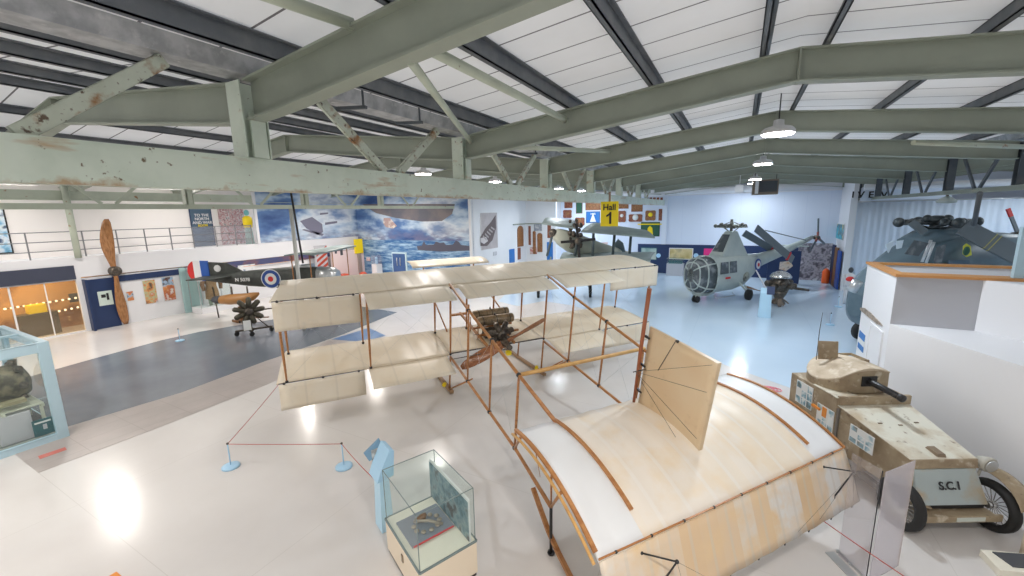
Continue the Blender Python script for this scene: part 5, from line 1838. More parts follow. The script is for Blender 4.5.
# ================================================================ SIDE AND END WALL PICTURES
t = wallpic('framed_photo', 'tall sepia photograph of a ship hung on the side wall', 'photograph', 'x', -14.3, (480, 213), (497.5, 247.5), mat('sepia sky', (.50, .46, .46), .5, var=((.40, .36, .36), 1.5, .4, .7)), 'paper', fw=.02)
VX = -14.262
obj('printed_ship', MB().prism([at(x, y, 'x', VX) for x, y in ((480.5, 237), (485, 229), (491, 222), (495.5, 215), (496, 228), (492.5, 240), (487, 246), (480.5, 246))], (.006, 0, 0)), mat('sepia hull', (.13, .10, .10), .5), t, True)
for k in range(5):
    a, b = at(483 + 2 * k, 236 - 2.2 * k, 'x', VX + .012), at(486.5 + 2 * k, 240 - 2.6 * k, 'x', VX + .012)
    obj('printed_deck', MB().beam(a, b, .02, .10, (0, 0, 1)), mat('sepia deck', (.42, .38, .37), .5) if k == 0 else bpy.data.materials['sepia deck'], t, True)
obj('printed_wave', MB().prism([at(x, y, 'x', VX + .008) for x, y in ((480.5, 238), (486, 237), (488, 241), (484, 244), (480.5, 242))], (.006, 0, 0)), mat('sepia foam', (.62, .58, .57), .5), t, True)
wallpic('blue_board', 'bright blue board low on the side wall', 'board', 'x', -14.3, (509, 249.5), (514.5, 262), 'panelblue')
wallpic('notice', 'small grey notice left of the blue side wall board', 'notice', 'x', -14.3, (493, 252), (496.5, 255), 'ltgrey')


def archboard(name, label, ax, v, x0, x1, y0, y1, m, group=None):
    p, q = at(x0, y0, ax, v), at(x1, y1, ax, v)
    n = 10
    sg = 1 if ax == 'x' else -1
    L0, L1 = (p.y, q.y) if ax == 'x' else (p.x, q.x)
    r_ = abs(L1 - L0) / 2
    zt, zb = p.z, q.z
    cc_ = (L0 + L1) / 2
    pts = [(L0, zb), (L1, zb)] + [(cc_ + (L1 - L0) / 2 * math.cos(math.pi * i / n), zt - r_ * .8 + r_ * .8 * math.sin(math.pi * i / n)) for i in range(n + 1)]
    if ax == 'x':
        mb = MB().prism([(v + .005, a, z) for a, z in pts], (.05, 0, 0))
    else:
        mb = MB().prism([(a, v - .005, z) for a, z in pts], (0, -.05, 0))
    return tag(obj(name, mb, m), label, 'honours board', group)


archboard('honours_board', 'tall arched oak honours board on the side wall', 'x', -14.3, 517, 523, 226, 246, 'plaque')
wallpic('small_notice', 'narrow brown notice under the tall arched oak board', 'notice', 'x', -14.3, (517.5, 248), (520.5, 259), 'maroon')
EY = 28.7
archboard('honours_board', 'narrow oak board right of the blue cased one', 'y', EY, 533, 536, 231, 254, 'plaque')
archboard('honours_board', 'arched oak honours board left of the seaplane strut', 'y', EY, 537.5, 542.5, 233, 252, 'plaque')
wallpic('honours_board', 'thin maroon board at the far left of the end wall', 'honours board', 'y', EY, (528.5, 226), (531, 245), 'maroon')
wallpic('picture_board', 'grey printed board above the arched oak board', 'board', 'y', EY, (534, 224), (542, 231), photo('grey print', [(.5, .52, .55), (.25, .27, .32), (.6, .6, .6)], 3), 'paper')
wallpic('red_poster', 'red patterned poster below the narrow oak board', 'poster', 'y', EY, (530, 247), (537, 254), photo('redp', [(.5, .1, .08), (.7, .6, .55), (.35, .08, .08)], 4))
EW = Y1
wallpic('honours_board', 'tall maroon board beside the seaplane nose', 'honours board', 'y', EY, (547.5, 224), (551, 238), 'maroon')
wallpic('blue_board', 'bright blue board beneath the tall maroon board', 'board', 'y', EY, (547, 242), (553, 262), 'panelblue')
wallpic('dark_upright', 'dark grey upright panel high on the end wall', 'panel', 'y', EW, (556.5, 201), (560.5, 217), 'darkboard')
specs = [('small maroon crest board in the top row, leftmost', (565, 202), (572, 207.5), 'maroon'), ('narrow dark green board in the top row', (576.5, 202), (582, 213), 'green'),
         ('wide oak board left of the yellow Hall 1 sign', (586, 203.5), (600, 209.5), 'plaque'), ('oak board just right of the yellow sign top', (618.5, 204), (628, 208), 'plaque'),
         ('oak board above the scalloped maroon one', (632, 205), (642, 211), 'plaque'), ('maroon upright board nearest the pale pilaster', (659.5, 209.5), (663.5, 220), 'maroon')]
for lab, a, b, m_ in specs:
    wallpic('honours_board', lab, 'honours board', 'y', EW, a, b, m_, 'maroon', fw=.04)
for i in range(6):
    wallpic('name_plate', 'small dark plate in the row at the top of the end wall', 'plate', 'y', EW, (646 + 3.6 * i, 197.5), (648.4 + 3.6 * i, 201.5), 'maroon', group='row of small dark plates at the top of the end wall')
# carved crest boards
def crest(label, cx, cy, wd, ht, m_, m2):
    c = at(cx, cy, 'y', EW)
    s_ = (at(cx + wd / 2, cy, 'y', EW).x - at(cx - wd / 2, cy, 'y', EW).x) / 2
    h_ = s_ * ht / wd
    t = thing('carved_board', label, 'honours board', c)
    pts = []
    for i in range(24):
        a_ = 2 * math.pi * i / 24
        k = 1 + .10 * math.cos(4 * a_ + math.pi)
        pts.append((c.x + s_ * k * math.copysign(abs(math.cos(a_)) ** .7, math.cos(a_)), EW - .004, c.z + h_ * k * math.copysign(abs(math.sin(a_)) ** .7, math.sin(a_))))
    obj('board', MB().prism(pts, (0, -.05, 0)), m_, t, True)
    obj('crest', MB().lathe((c.x, EW - .05, c.z + h_ * .15), (0, -1, 0), [(s_ * .42, 0), (s_ * .38, .04), (.02, .05)], 12), m2, t, True)
    return t


crest('maroon carved board left above the seaplane wing', 567.5, 214, 9, 8, 'maroon', 'plaque')
crest('maroon carved board just above the seaplane engine', 580, 221.5, 10, 8, 'maroon', 'plaque')
crest('arched carved board just right of the yellow sign', 622, 216.5, 8, 12, 'maroon', 'paper')
crest('wide scalloped maroon board with two white shields', 635.5, 218, 14.5, 8, 'maroon', 'paper')
crest('dark crest board topped by a crown near the pilaster', 650.5, 215.5, 11, 11, 'plaque', 'yellow')
t = wallpic('blue_board', 'royal blue board with a white emblem left of Hall sign', 'board', 'y', EW, (586.5, 212), (599.5, 222.5), 'panelblue', 'navy', fw=.03)
c = at(593, 218, 'y', EW - .05)
obj('white_emblem', MB().prism([c + Vector((-.25, 0, -.3)), c + Vector((.25, 0, -.3)), c + Vector((.1, 0, .1)), c + Vector((0, 0, .35)), c + Vector((-.1, 0, .1))], (0, -.02, 0)), 'white', t, True)
text('lettering', 'HMS', .2, 'white', at(593, 214, 'y', EW - .05), (1, 0, 0), (0, 0, 1), t, True)
t = wallpic('green_board', 'dark green board with gold crest at right of plaques', 'board', 'y', EW, (641.5, 222.5), (659, 236), 'green', 'black', fw=.03)
c = at(650, 230, 'y', EW - .05)
obj('gold_crest', MB().prism([c + Vector((-.22, 0, -.32)), c + Vector((.22, 0, -.32)), c + Vector((.16, 0, .15)), c + Vector((0, 0, .3)), c + Vector((-.16, 0, .15))], (0, -.02, 0)).beam(c + Vector((-.9, 0, .42)), c + Vector((.9, 0, .42)), .02, .08), 'yellow', t, True)
wallpic('framed_painting', 'green landscape painting hung on the navy band', 'painting', 'y', EW - .04, (641.5, 248), (656, 259.5), photo('green land', [(.20, .32, .30), (.38, .50, .46), (.55, .58, .50)], 1.2), 'teal')
wallpic('framed_painting', 'golden landscape painting in a white frame on navy band', 'painting', 'y', EW - .04, (670, 248.5), (692, 259), photo('gold land', [(.50, .38, .14), (.70, .58, .30), (.35, .30, .18)], 1.2), 'white')
wallpic('magenta_banner', 'bright magenta banner left of the helicopter mast', 'banner', 'y', EW - .04, (704, 248.5), (720, 257), 'magenta')
for px in (658.5, 696):
    c = at(px, 255.5, 'y', EW - .1)
    tag(obj('blue_disc', MB().lathe(c, (0, -1, 0), [(.16, 0), (.16, .05)], 16), 'ltblue'), 'pale blue disc on the navy band %s the golden painting' % ('left of' if px < 670 else 'right of'), 'disc')
cc0 = at(666, 275.5, 'z', 0)
t = thing('glass_showcase', 'low grey showcase with a glass top before the navy band', 'display case', cc0)
obj('cabinet', MB().box((cc0.x, cc0.y, 0), (cc0.x + 1.1, cc0.y + .7, .85)), 'ltgrey', t, True)
obj('glass_top', MB().box((cc0.x, cc0.y, .85), (cc0.x + 1.1, cc0.y + .7, 1.25)), 'glass', t, True)
obj('exhibit', MB().box((cc0.x + .1, cc0.y + .2, .85), (cc0.x + 1.0, cc0.y + .5, 1.05)), 'teal', t, True)

# Hall 1 sign hung from the girder
sp = at(609.5, 214, 'y', 13.7)
t = thing('hall_sign', 'yellow hanging sign reading Hall 1', 'sign', sp)
hx, hz = .29, .40
obj('panel', MB().box((sp.x - hx, 13.68, sp.z - hz), (sp.x + hx, 13.71, sp.z + hz)), mat('sign yellow raised', (.95, .74, .02), .5), t, True)  # yellow raised in the colour to offset weak light on the front
text('hall_lettering', 'Hall', .27, 'black', (sp.x, 13.672, sp.z + .21), (1, 0, 0), (0, 0, 1), t, True, ext=.003)
obj('number_lettering', MB().prism([(sp.x + a, 13.678, sp.z - .12 + b) for a, b in ((.0, -.20), (.07, -.20), (.07, .19), (.02, .19), (-.02, .13), (-.10, .08), (-.10, .02), (.0, .07))], (0, -.006, 0)), 'black', t, True)
obj('hanger', MB().box((sp.x - .03, 13.68, sp.z + hz), (sp.x + .03, 13.71, 5.2)), mat('rusty hanger', (.28, .18, .12), .6), t, True)

# heater and white unit under the far roof
t = thing('roof_heater', 'brown louvred heater hanging under the far roof', 'heater', (1.1, 25, 5.3))
a, b = at(753, 180, 'y', 25), at(778, 194, 'y', 25)
obj('casing', MB().box((a.x, 25, b.z), (b.x, 25.7, a.z)), 'rust', t, True)
obj('louvre', MB().box((a.x + .30, 24.98, b.z + .12), (b.x - .06, 25.0, a.z - .08)), 'darkboard', t, True)
obj('side_plate', MB().box((a.x + .12, 24.97, b.z + .05), (a.x + .27, 25.0, a.z - .03)), 'white', t, True)
obj('hanger_rod', MB().tube([(a.x + .1, 25.3, a.z), (a.x + .1, 25.3, 6.5)], .02, 6).tube([(b.x - .1, 25.3, a.z), (b.x - .1, 25.3, 6.5)], .02, 6), 'iron', t, True)
a, b = at(735.5, 185, 'y', 27), at(743.5, 192, 'y', 27)
tag(obj('white_unit', MB().box((a.x, 27, b.z), (b.x, 27.3, a.z)).tube([((a.x + b.x) / 2, 27.1, a.z), ((a.x + b.x) / 2, 27.1, 6.6)], .02, 6), 'white', bevel=.01), 'small white unit hanging left of the brown heater', 'unit')
# ================================================================ OBSERVATION HELICOPTER (glazed nose)
hn = Vector((-1.95, 21.9, 0))
ht = Vector((4.05, 31.0, 0))
hd = (ht - hn).normalized()          # nose to tail
hs = Vector((hd.y, -hd.x, 0))        # towards our right
HM = Matrix(((hd.x, hs.x, 0, hn.x), (hd.y, hs.y, 0, hn.y), (0, 0, 1, 0), (0, 0, 0, 1)))
t = thing('grey_helicopter', 'pale grey green helicopter with a glazed round nose on blue floor', 'helicopter', mtx=HM)
HE = t


def ring(a, wd, z0, z1, n=20, pw=.75, k=1.0):
    """local section: a aft of the nose"""
    return [Vector((a, wd * .5 * k * math.copysign(abs(math.cos(q)) ** pw, math.cos(q)), (z0 + z1) / 2 + (z1 - z0) / 2 * k * math.copysign(abs(math.sin(q)) ** pw, math.sin(q)))) for q in (2 * math.pi * i / n for i in range(n))]


cab = [(0, .35, 1.1, 1.75), (.12, .9, .72, 2.02), (.45, 1.35, .50, 2.2), (1.0, 1.55, .42, 2.28), (1.9, 1.6, .42, 2.30), (2.8, 1.55, .42, 2.28), (3.6, 1.4, .55, 2.26), (4.3, 1.15, .95, 2.2), (4.9, .8, 1.35, 2.15)]
obj('fuselage', MB().loft([ring(*c) for c in cab]), 'heligrey', t)
gl = MB().loft([ring(*c, k=1.012) for c in cab[:4]])
gz = obj('nose_glazing', gl, 'hglass', t)
for a_ in (.12, .45, 1.0):
    c = [x for x in cab if x[0] == a_][0]
    obj('window_frame', MB().tube(ring(*c, k=1.02) + [ring(*c, k=1.02)[0]], .035, 6), 'heligrey', gz)
for q in (2, 8, 12, 18):
    pts = [ring(*c, k=1.02)[q] for c in cab[:4]]
    obj('window_frame', MB().tube(pts, .035, 6), 'heligrey', gz)
for q in (5, 15):
    pts = [ring(*c, k=1.02)[q] for c in cab[:4]]
    obj('window_frame', MB().tube(pts, .028, 6), 'heligrey', gz)
for sgn in (-1, 1):
    for a0, a1 in ((1.15, 1.75), (1.85, 2.4)):
        y_ = .79 * sgn
        obj('cabin_window', MB().prism([(a0, y_, 1.45), (a1, y_ * 1.005, 1.45), (a1, y_ * .93, 2.02), (a0 + .06, y_ * .93, 2.02)], (0, .03 * sgn, 0)), 'hglass', t)
obj('nose_number', MB().box((1.55, .80, 1.18), (1.9, .83, 1.27)), 'red', t)
obj('belly_skirt', MB().loft([ring(.5, .5, .3, .6), ring(1.2, .5, .25, .6), ring(1.8, .3, .35, .6)]), 'heligrey', t)
# mast pylon
mb = MB().loft([ring(1.5, .1, 2.1, 2.2)], caps=False) if False else MB()
pb = [(1.75, -.42, 2.2), (3.9, -.42, 2.1), (3.9, .42, 2.1), (1.75, .42, 2.2)]
pt = [(2.65, -.20, 3.45), (3.15, -.20, 3.45), (3.15, .20, 3.45), (2.65, .20, 3.45)]
mb.hexa(pb + pt)
o = obj('mast_fairing', mb, 'heligrey', t, bevel=.05)
obj('fairing_vent', MB().hexa([(1.92, -.30, 2.45), (1.94, -.30, 2.45), (1.94, .30, 2.45), (1.92, .30, 2.45), (2.50, -.2, 3.3), (2.54, -.2, 3.3), (2.54, .2, 3.3), (2.50, .2, 3.3)]), 'hglass', o)
mb = MB().tube([(2.9, 0, 3.4), (2.9, 0, 4.05)], .07, 10).lathe((2.9, 0, 3.62), (0, 0, 1), [(.12, 0), (.28, .05), (.28, .12), (.1, .18)], 14)
for k in range(3):
    a_ = 2 * math.pi * k / 3 + .3
    d = Vector((math.cos(a_), math.sin(a_), 0))
    c = Vector((2.9, 0, 3.70))
    e_ = Vector((-d.y, d.x, 0))
    mb.tube([c, c + d * .8], .05, 8).tube([c + e_ * .15, c + d * .75 + e_ * .1], .025, 6).tube([c - e_ * .15 + Vector((0, 0, .1)), c + d * .7], .025, 6).ball(c + d * .8, .1)
for k in range(12):
    a_, b_ = 2 * math.pi * k / 12, 2 * math.pi * (k + 1) / 12
    mb.tube([(2.9 + .72 * math.cos(a_), .72 * math.sin(a_), 3.66), (2.9 + .72 * math.cos(b_), .72 * math.sin(b_), 3.66)], .025, 6)
    mb.ball((2.9 + .55 * math.cos(a_), .55 * math.sin(a_), 3.72 + .08 * (k % 2)), .075, n=8)
    if k % 2:
        mb.tube([(2.9, 0, 3.95), (2.9 + .6 * math.cos(a_), .6 * math.sin(a_), 3.7)], .02, 6)
        mb.tube([(2.9 + .5 * math.cos(a_), .5 * math.sin(a_), 3.72), (2.9 + .15 * math.cos(a_), .15 * math.sin(a_), 3.45)], .02, 6)
obj('rotor_head', mb, mat('rotor head metal', (.25, .26, .22), .4, .5, var=((.10, .10, .09), 8, .4, .6)), t)


def blade(parent, p, q, w0, m_, twist=(0, 0, 1), th=.05, red=True):
    p, q = Vector(p), Vector(q)
    o = obj('rotor_blade', MB().beam(p, q, w0, th, twist), m_, parent, bevel=.01)
    d = (q - p)
    if red:
        obj('blade_clamp', MB().beam(p + d * .86, p + d * .89, w0 * 1.1, th * 2.2, twist), 'red', o)
    return o


def hl(x, y, yy):  # photo pixel on plane y=yy, in the helicopter's frame
    return HM.inverted() @ at(x, y, 'y', yy)


blade(t, hl(756, 228, 24.6), hl(793, 260, 26.0), .42, 'blade', (-.4, -.9, .3))
blade(t, hl(744, 233, 25.3), hl(775, 251, 28), .36, 'blade', (-.2, -.9, .5))
blade(t, hl(768, 231, 26.5), hl(803, 239.5, 29.5), .34, 'blade', (0, .2, 1), red=False)
# tail boom rising to the tail rotor
tb_ = [(4.0, 1.1, 1.05, 2.18), (5.5, .75, 1.45, 2.15), (7.5, .5, 1.85, 2.35), (9.2, .34, 2.28, 2.62), (10.6, .2, 2.66, 2.90)]
obj('tail_boom', MB().loft([ring(*c, n=14, pw=1) for c in tb_]), 'heligrey', t)
obj('tail_plane', MB().box((8.6, -.7, 2.35), (9.0, .7, 2.40)), 'heligrey', t)
rd = obj('roundel', MB().lathe((4.5, .56, 1.65), (0.1, 1, .05), [(.32, 0), (.32, .02)], 24), 'blue', t)
obj('roundel_white', MB().lathe((4.5, .585, 1.65), (0.1, 1, .05), [(.22, 0), (.22, .01)], 24), 'paper', rd)
obj('roundel_red', MB().lathe((4.5, .60, 1.65), (0.1, 1, .05), [(.10, 0), (.10, .01)], 20), 'red', rd)
hub = Vector((10.75, .25, 2.78))
obj('tail_rotor_hub', MB().lathe(hub, (0, 1, 0), [(.12, -.2), (.14, 0), (.08, .1)], 12), 'iron', t)
for a_, m_ in ((1.75, 'blade'), (3.85, 'blade'), (5.9, 'blade')):
    d = Vector((math.cos(a_) * .8, 0, math.sin(a_)))
    o = obj('tail_rotor_blade', MB().beam(hub, hub + d * 1.15, .14, .03, (0, 1, 0)), m_, t)
    obj('red_root', MB().beam(hub + d * .12, hub + d * .35, .16, .05, (0, 1, 0)), mat('dull red', (.35, .08, .06), .5), o)
# undercarriage
for y_ in (-.85, .85):
    x_ = 3.1
    mb = MB().tube([(x_ - .3, y_ * .8, .9), (x_, y_ * 1.25, .35)], .05, 8).tube([(x_ + .3, y_ * .75, .7), (x_, y_ * 1.25, .3)], .035, 8)
    o = obj('main_leg', mb, 'heligrey', t)
    obj('main_wheel', MB().lathe((x_, y_ * 1.25 - .08, .28), (0, 1, 0), [(.14, -.01), (.28, .02), (.28, .14), (.14, .17)], 18), 'rubber', o)
mb = MB().tube([(.55, 0, .55), (.5, 0, .25)], .045, 8)
o = obj('nose_leg', mb, 'heligrey', t)
for y_ in (-.12, .07):
    obj('nose_wheel', MB().lathe((.5, y_, .17), (0, 1, 0), [(.08, -.01), (.17, .0), (.17, .06), (.08, .07)], 16), 'rubber', o)
obj('step_bar', MB().tube([(.9, .7, .42), (.9, .85, .3), (2.3, .85, .3), (2.3, .7, .42)], .02, 6), 'alu', t)
obj('side_cowl', MB().ball((3.3, .66, 1.15), .32, (1.1, .4, .9)).ball((3.3, .74, 1.15), .16, (1, .5, 1)), mat('worn cowl', (.28, .30, .26), .5, var=((.10, .09, .08), 6, .5, .6)), t)
obj('brown_flap', MB().prism([(3.3, .75, .55), (4.3, 1.0, .30), (4.5, .9, .25), (3.6, .6, .60)], (0, .03, .02)), 'brown', t)
obj('white_stay', MB().tube([hl(756, 270, 23.0), hl(768, 292, 22.3)], .03, 6), 'white', t)

# ---- piston engine on a stand, with a pale blue kiosk in front
ep = at(778, 306, 'z', 0)
t = thing('piston_engine', 'dark upright helicopter engine under a bright metal dome', 'engine', ep)
obj('stand', MB().lathe(ep, (0, 0, 1), [(.30, .12), (.28, .2), (.16, .35), (.30, .6), (.34, .75)], 12), 'iron', t, True)
mb = MB()
for k in range(4):
    a_ = k * math.pi / 2 + .4
    mb.tube([ep + Vector((0, 0, .5)), ep + Vector((.45 * math.cos(a_), .45 * math.sin(a_), .12))], .035, 6)
mb.lathe(ep + Vector((0, -.18, .2)), (1, 0, 0), [(.12, -.05), (.2, 0), (.2, .1), (.12, .14)], 14)
obj('stand_leg', mb, 'rust', t, True)
obj('crankcase', MB().lathe(ep, (0, 0, 1), [(.22, .7), (.38, .8), (.40, 1.1), (.30, 1.3), (.2, 1.4)], 18), 'iron', t, True)
for k in range(9):
    a_ = 2 * math.pi * k / 9
    d = Vector((math.cos(a_), math.sin(a_), 0))
    obj('cylinder', MB().lathe(ep + Vector((0, 0, 1.0 + .12 * (k % 2))), d, [(.10, .3), (.13, .34), (.13, .6), (.08, .66)], 10), 'iron', t, True)
obj('metal_dome', MB().lathe(ep, (0, 0, 1), [(.44, 1.36), (.46, 1.42), (.36, 1.56), (.18, 1.66), (.02, 1.69)], 24), 'chrome', t, True)
obj('exhaust_arm', MB().tube([ep + Vector((.2, -.2, .95)), ep + Vector((.9, .1, .85)), ep + Vector((1.15, .25, .80))], .06, 8), 'iron', t, True)
kp = at(764, 317, 'z', 0)
t = thing('information_kiosk', 'pale blue kiosk standing before the dark engine', 'kiosk', kp)
mb = MB().hexa([(kp.x - .24, kp.y - .15, 0), (kp.x + .24, kp.y - .15, 0), (kp.x + .24, kp.y + .2, 0), (kp.x - .24, kp.y + .2, 0), (kp.x - .2, kp.y - .05, 1.05), (kp.x + .2, kp.y - .05, 1.05), (kp.x + .2, kp.y + .15, 1.25), (kp.x - .2, kp.y + .15, 1.25)])
obj('pedestal', mb, 'skyblue', t, True, bevel=.02)
obj('dark_screen', MB().hexa([(kp.x + .02, kp.y - .08, 1.0), (kp.x + .3, kp.y - .08, 1.0), (kp.x + .3, kp.y - .05, 1.0), (kp.x + .02, kp.y - .05, 1.0), (kp.x + .02, kp.y + .05, 1.32), (kp.x + .3, kp.y + .05, 1.32), (kp.x + .3, kp.y + .08, 1.32), (kp.x + .02, kp.y + .08, 1.32)]), 'navy', t, True)

# ---- behind the helicopter at the far right corner
t = thing('navy_screen', 'navy display screen with a pinned colour print behind tail boom', 'board', (2.9, 29.5, 0))
a, b = at(769, 250, 'y', 29.8), at(799, 278, 'y', 29.8)
obj('panel', MB().box((a.x, 29.8, .05), (b.x, 29.9, at(798, 251, 'y', 29.8).z)), 'navy', t, True)
obj('print', MB().prism([at(x, y, 'y', 29.78) for x, y in ((780, 262), (790, 261), (793, 266), (786, 271), (779, 269))], (0, -.02, 0)), photo('pinned print', [(.55, .30, .15), (.70, .60, .50), (.30, .20, .20)], 3), t, True)
wallpic('photo_mural', 'large grey photo mural of machines at the far corner', 'poster', 'y', Y1 - .05, (799, 243), (829, 281), photo('grey machines', [(.10, .09, .11), (.45, .42, .46), (.16, .15, .18), (.60, .58, .62)], 2.2))
tag(obj('orange_drum', MB().lathe(at(828.5, 283, 'z', 0) + Vector((-.2, -.15, 0)), (0, 0, 1), [(.18, 0), (.20, .1), (.20, .7), (.12, .85), (.05, .9)], 16), mat('signal orange', (.85, .13, .02), .4)), 'orange drum by the tall boards at the far corner', 'drum')
cols = [('navy', 'tall navy upright board nearest the photo mural'), ('brown', 'tall brown upright board between the navy boards'), ('blue', 'tall blue upright board beside the white post')]
for i, (m_, lab) in enumerate(cols):
    y_ = 31.2 - i * .85
    tag(obj('upright_board', MB().box((5.0, y_ - .75, .02), (5.08, y_, 2.35 - .1 * i)), m_), lab, 'board')
wallpic('colour_poster', 'turquoise colour poster high on the wall by the white post', 'poster', 'x', 5.28, (833.5, 223), (843, 240), photo('turq', [(.02, .30, .42), (.10, .60, .70), (.02, .15, .25), (.60, .50, .20)], 1.6), 'white', face=-1)
fp = at(845, 296, 'z', .5)
fp = Vector((4.75, 24.6, 0))
t = thing('white_figure', 'white suited mannequin standing by the white post', 'mannequin', fp)
for sg in (-1, 1):
    obj('leg', MB().tube([fp + Vector((.1 * sg, 0, .02)), fp + Vector((.1 * sg, 0, .9))], [.07, .10], 10), 'white', t, True)
    obj('arm', MB().tube([fp + Vector((.22 * sg, 0, 1.4)), fp + Vector((.28 * sg, -.05, 1.1)), fp + Vector((.24 * sg, -.15, .85))], [.065, .055, .045], 10), 'white', t, True)
obj('torso', MB().lathe(fp, (0, 0, 1), [(.17, .85), (.16, 1.05), (.21, 1.38), (.08, 1.5)], 14), 'white', t, True)
obj('head', MB().ball(fp + Vector((0, 0, 1.64)), .11, (.9, 1, 1.2)), 'darkboard', t, True)

# ================================================================ DARK NAVAL HELICOPTER
wn = Vector((3.55, 16.4, 0))
wd_ = Vector((.86, .51, 0)).normalized()
ws = Vector((wd_.y, -wd_.x, 0))
WM = Matrix(((wd_.x, ws.x, 0, wn.x), (wd_.y, ws.y, 0, wn.y), (0, 0, 1, 0), (0, 0, 0, 1)))
t = thing('naval_helicopter', 'dark blue grey naval helicopter behind the white partition', 'helicopter', mtx=WM)
sec = [(-.25, .5, 1.2, 1.9), (0, 1.2, .9, 2.3), (.35, 1.6, .75, 2.65), (.8, 1.9, .7, 2.95), (1.3, 2.0, .7, 3.36), (1.7, 2.0, .7, 3.62), (2.1, 2.0, .7, 3.74), (2.6, 2.0, .7, 3.78), (4.2, 2.0, .7, 3.70), (5.6, 1.8, .75, 3.2), (7.5, 1.3, 1.1, 2.8), (9.5, .8, 1.7, 2.7)]
obj('fuselage', MB().loft([ring(a, w_, z0, z1, 20, .62) for a, w_, z0, z1 in sec]), 'heliblue', t)
def wl(x, y, b):
    """pixel on the near side plane (b towards us) in the helicopter frame"""
    Oc = WM.inverted() @ CAM
    d = at(x, y, 'y', 30) - CAM
    d = WM.inverted().to_3x3() @ d
    k = (b - Oc.y) / d.y
    return Oc + d * k


SB = 1.03
for a, b, c, d, m_ in (((885, 245), (892, 241), (895, 240), (888, 253), 'hglassw'), ((896, 241), (903, 240), (901, 248), (896, 249), 'hglassw'),
                       ((904, 254), (914, 240), (928, 243), (918, 256), 'hglass'), ((936, 247), (946, 244), (941, 262), (933, 263), 'hglass')):
    o = obj('cockpit_window', MB().prism([wl(*q, SB) for q in (a, b, c, d)], (0, .02, 0)), m_, t)
for a, b in (((922, 262), (931, 240)), ((926, 263), (934, 242))):
    obj('window_pillar', MB().tube([wl(*a, SB + .02), wl(*b, SB + .02)], .035, 6), 'alu', t)
bd = obj('yellow_badge', MB().prism([wl(x, y, SB) for x, y in ((963, 246), (966, 243.5), (970, 246), (971, 255), (966, 257), (962.5, 254))], (0, .02, 0)), mat('badge yellow', (.60, .60, .05), .5), t)
obj('badge_mark', MB().ball(wl(966.5, 251, SB + .03), .10, (1, .3, 1.3)), 'green', bd)
obj('side_door', MB().prism([wl(x, y, SB) for x, y in ((948, 260), (969, 260), (969, 268), (948, 268))], (0, .015, 0)), mat('panel blue grey', (.06, .10, .14), .5), t)
# rotor head and folded blades
hc = WM.inverted() @ at(937, 222, 'y', 17.6)
mb = MB().lathe(hc + Vector((0, 0, -.55)), (0, 0, 1), [(.5, 0), (.30, .25), (.16, .35), (.16, .55), (.34, .58), (.34, .68), (.1, .75)], 16)
for k in range(4):
    a_ = k * math.pi / 2 + .35
    d = Vector((math.cos(a_), math.sin(a_), 0))
    e_ = Vector((-d.y, d.x, 0))
    mb.tube([hc, hc + d * .95], .09, 8).ball(hc + d * .95, .15).ball(hc + d * .55 + e_ * .12, .12).ball(hc + d * .3 - e_ * .1 + Vector((0, 0, .1)), .12)
    mb.tube([hc + e_ * .2 + Vector((0, 0, -.2)), hc + d * .8 + e_ * .1], .035, 6)
obj('rotor_head', mb, mat('dark rotor metal', (.05, .06, .065), .4, .5, var=((.15, .16, .16), 6, .5, .65)), t)
obj('mast_fairing', MB().loft([ring(hc.x - .9, .9, 3.3, 3.6, 14), ring(hc.x - .4, 1.2, 3.3, 3.85, 14), ring(hc.x + .8, 1.2, 3.3, 3.85, 14), ring(hc.x + 1.8, .9, 3.2, 3.6, 14)]), 'heliblue', t)
WMi = WM.inverted()
bt = (WMi.to_3x3() @ Vector((-.25, -.8, .55)))
for (a, b, ya, yb, w_) in (((962, 227), (1030, 262), 16.6, 16.4, .50), ((948, 228), (1004, 264), 18.2, 18.4, .5)):
    o = obj('rotor_blade', MB().beam(WMi @ at(*a, 'y', ya), WMi @ at(*b, 'y', yb), w_, .07, bt), 'blade', t, bevel=.01)
    if a[0] == 962:
        p, q = WMi @ at(*a, 'y', ya), WMi @ at(*b, 'y', yb)
        for f in (.42, .48):
            obj('yellow_band', MB().beam(p + (q - p) * f, p + (q - p) * (f + .012), w_ * 1.02, .085, bt), mat('band yellow %s' % f, (.45, .42, .12), .5), o)
o = obj('rotor_blade', MB().beam(WMi @ at(911, 222, 'y', 17.0), WMi @ at(925, 233, 'y', 16.9), .2, .07, bt), 'blade', t)
# tail rotor on the folded pylon
th_ = WMi @ at(1019, 236, 'y', 19.0)
obj('tail_pylon', MB().loft([ring(9.2, .8, 1.7, 2.6, 12), ring(10.0, .5, 2.2, 3.2, 12), ring(th_.x + .3, .3, th_.z - .4, th_.z + .1, 12)]), 'heliblue', t)
obj('tail_rotor_hub', MB().lathe(th_, (0, 1, 0), [(.10, -.2), (.16, 0), (.16, .1), (.08, .15)], 12), 'iron', t)
for a, r_ in (((1008, 209), True), ((1017, 252), False), ((1004, 243), False), ((1034, 232), False)):
    q = WMi @ at(*a, 'y', 19.0)
    o = obj('tail_rotor_blade', MB().beam(th_, q, .11, .04, (0, 1, 0)), 'blade', t)
    if r_:
        obj('red_tip', MB().beam(th_ + (q - th_) * .72, th_ + (q - th_) * 1.01, .115, .05, (0, 1, 0)), 'red', o)
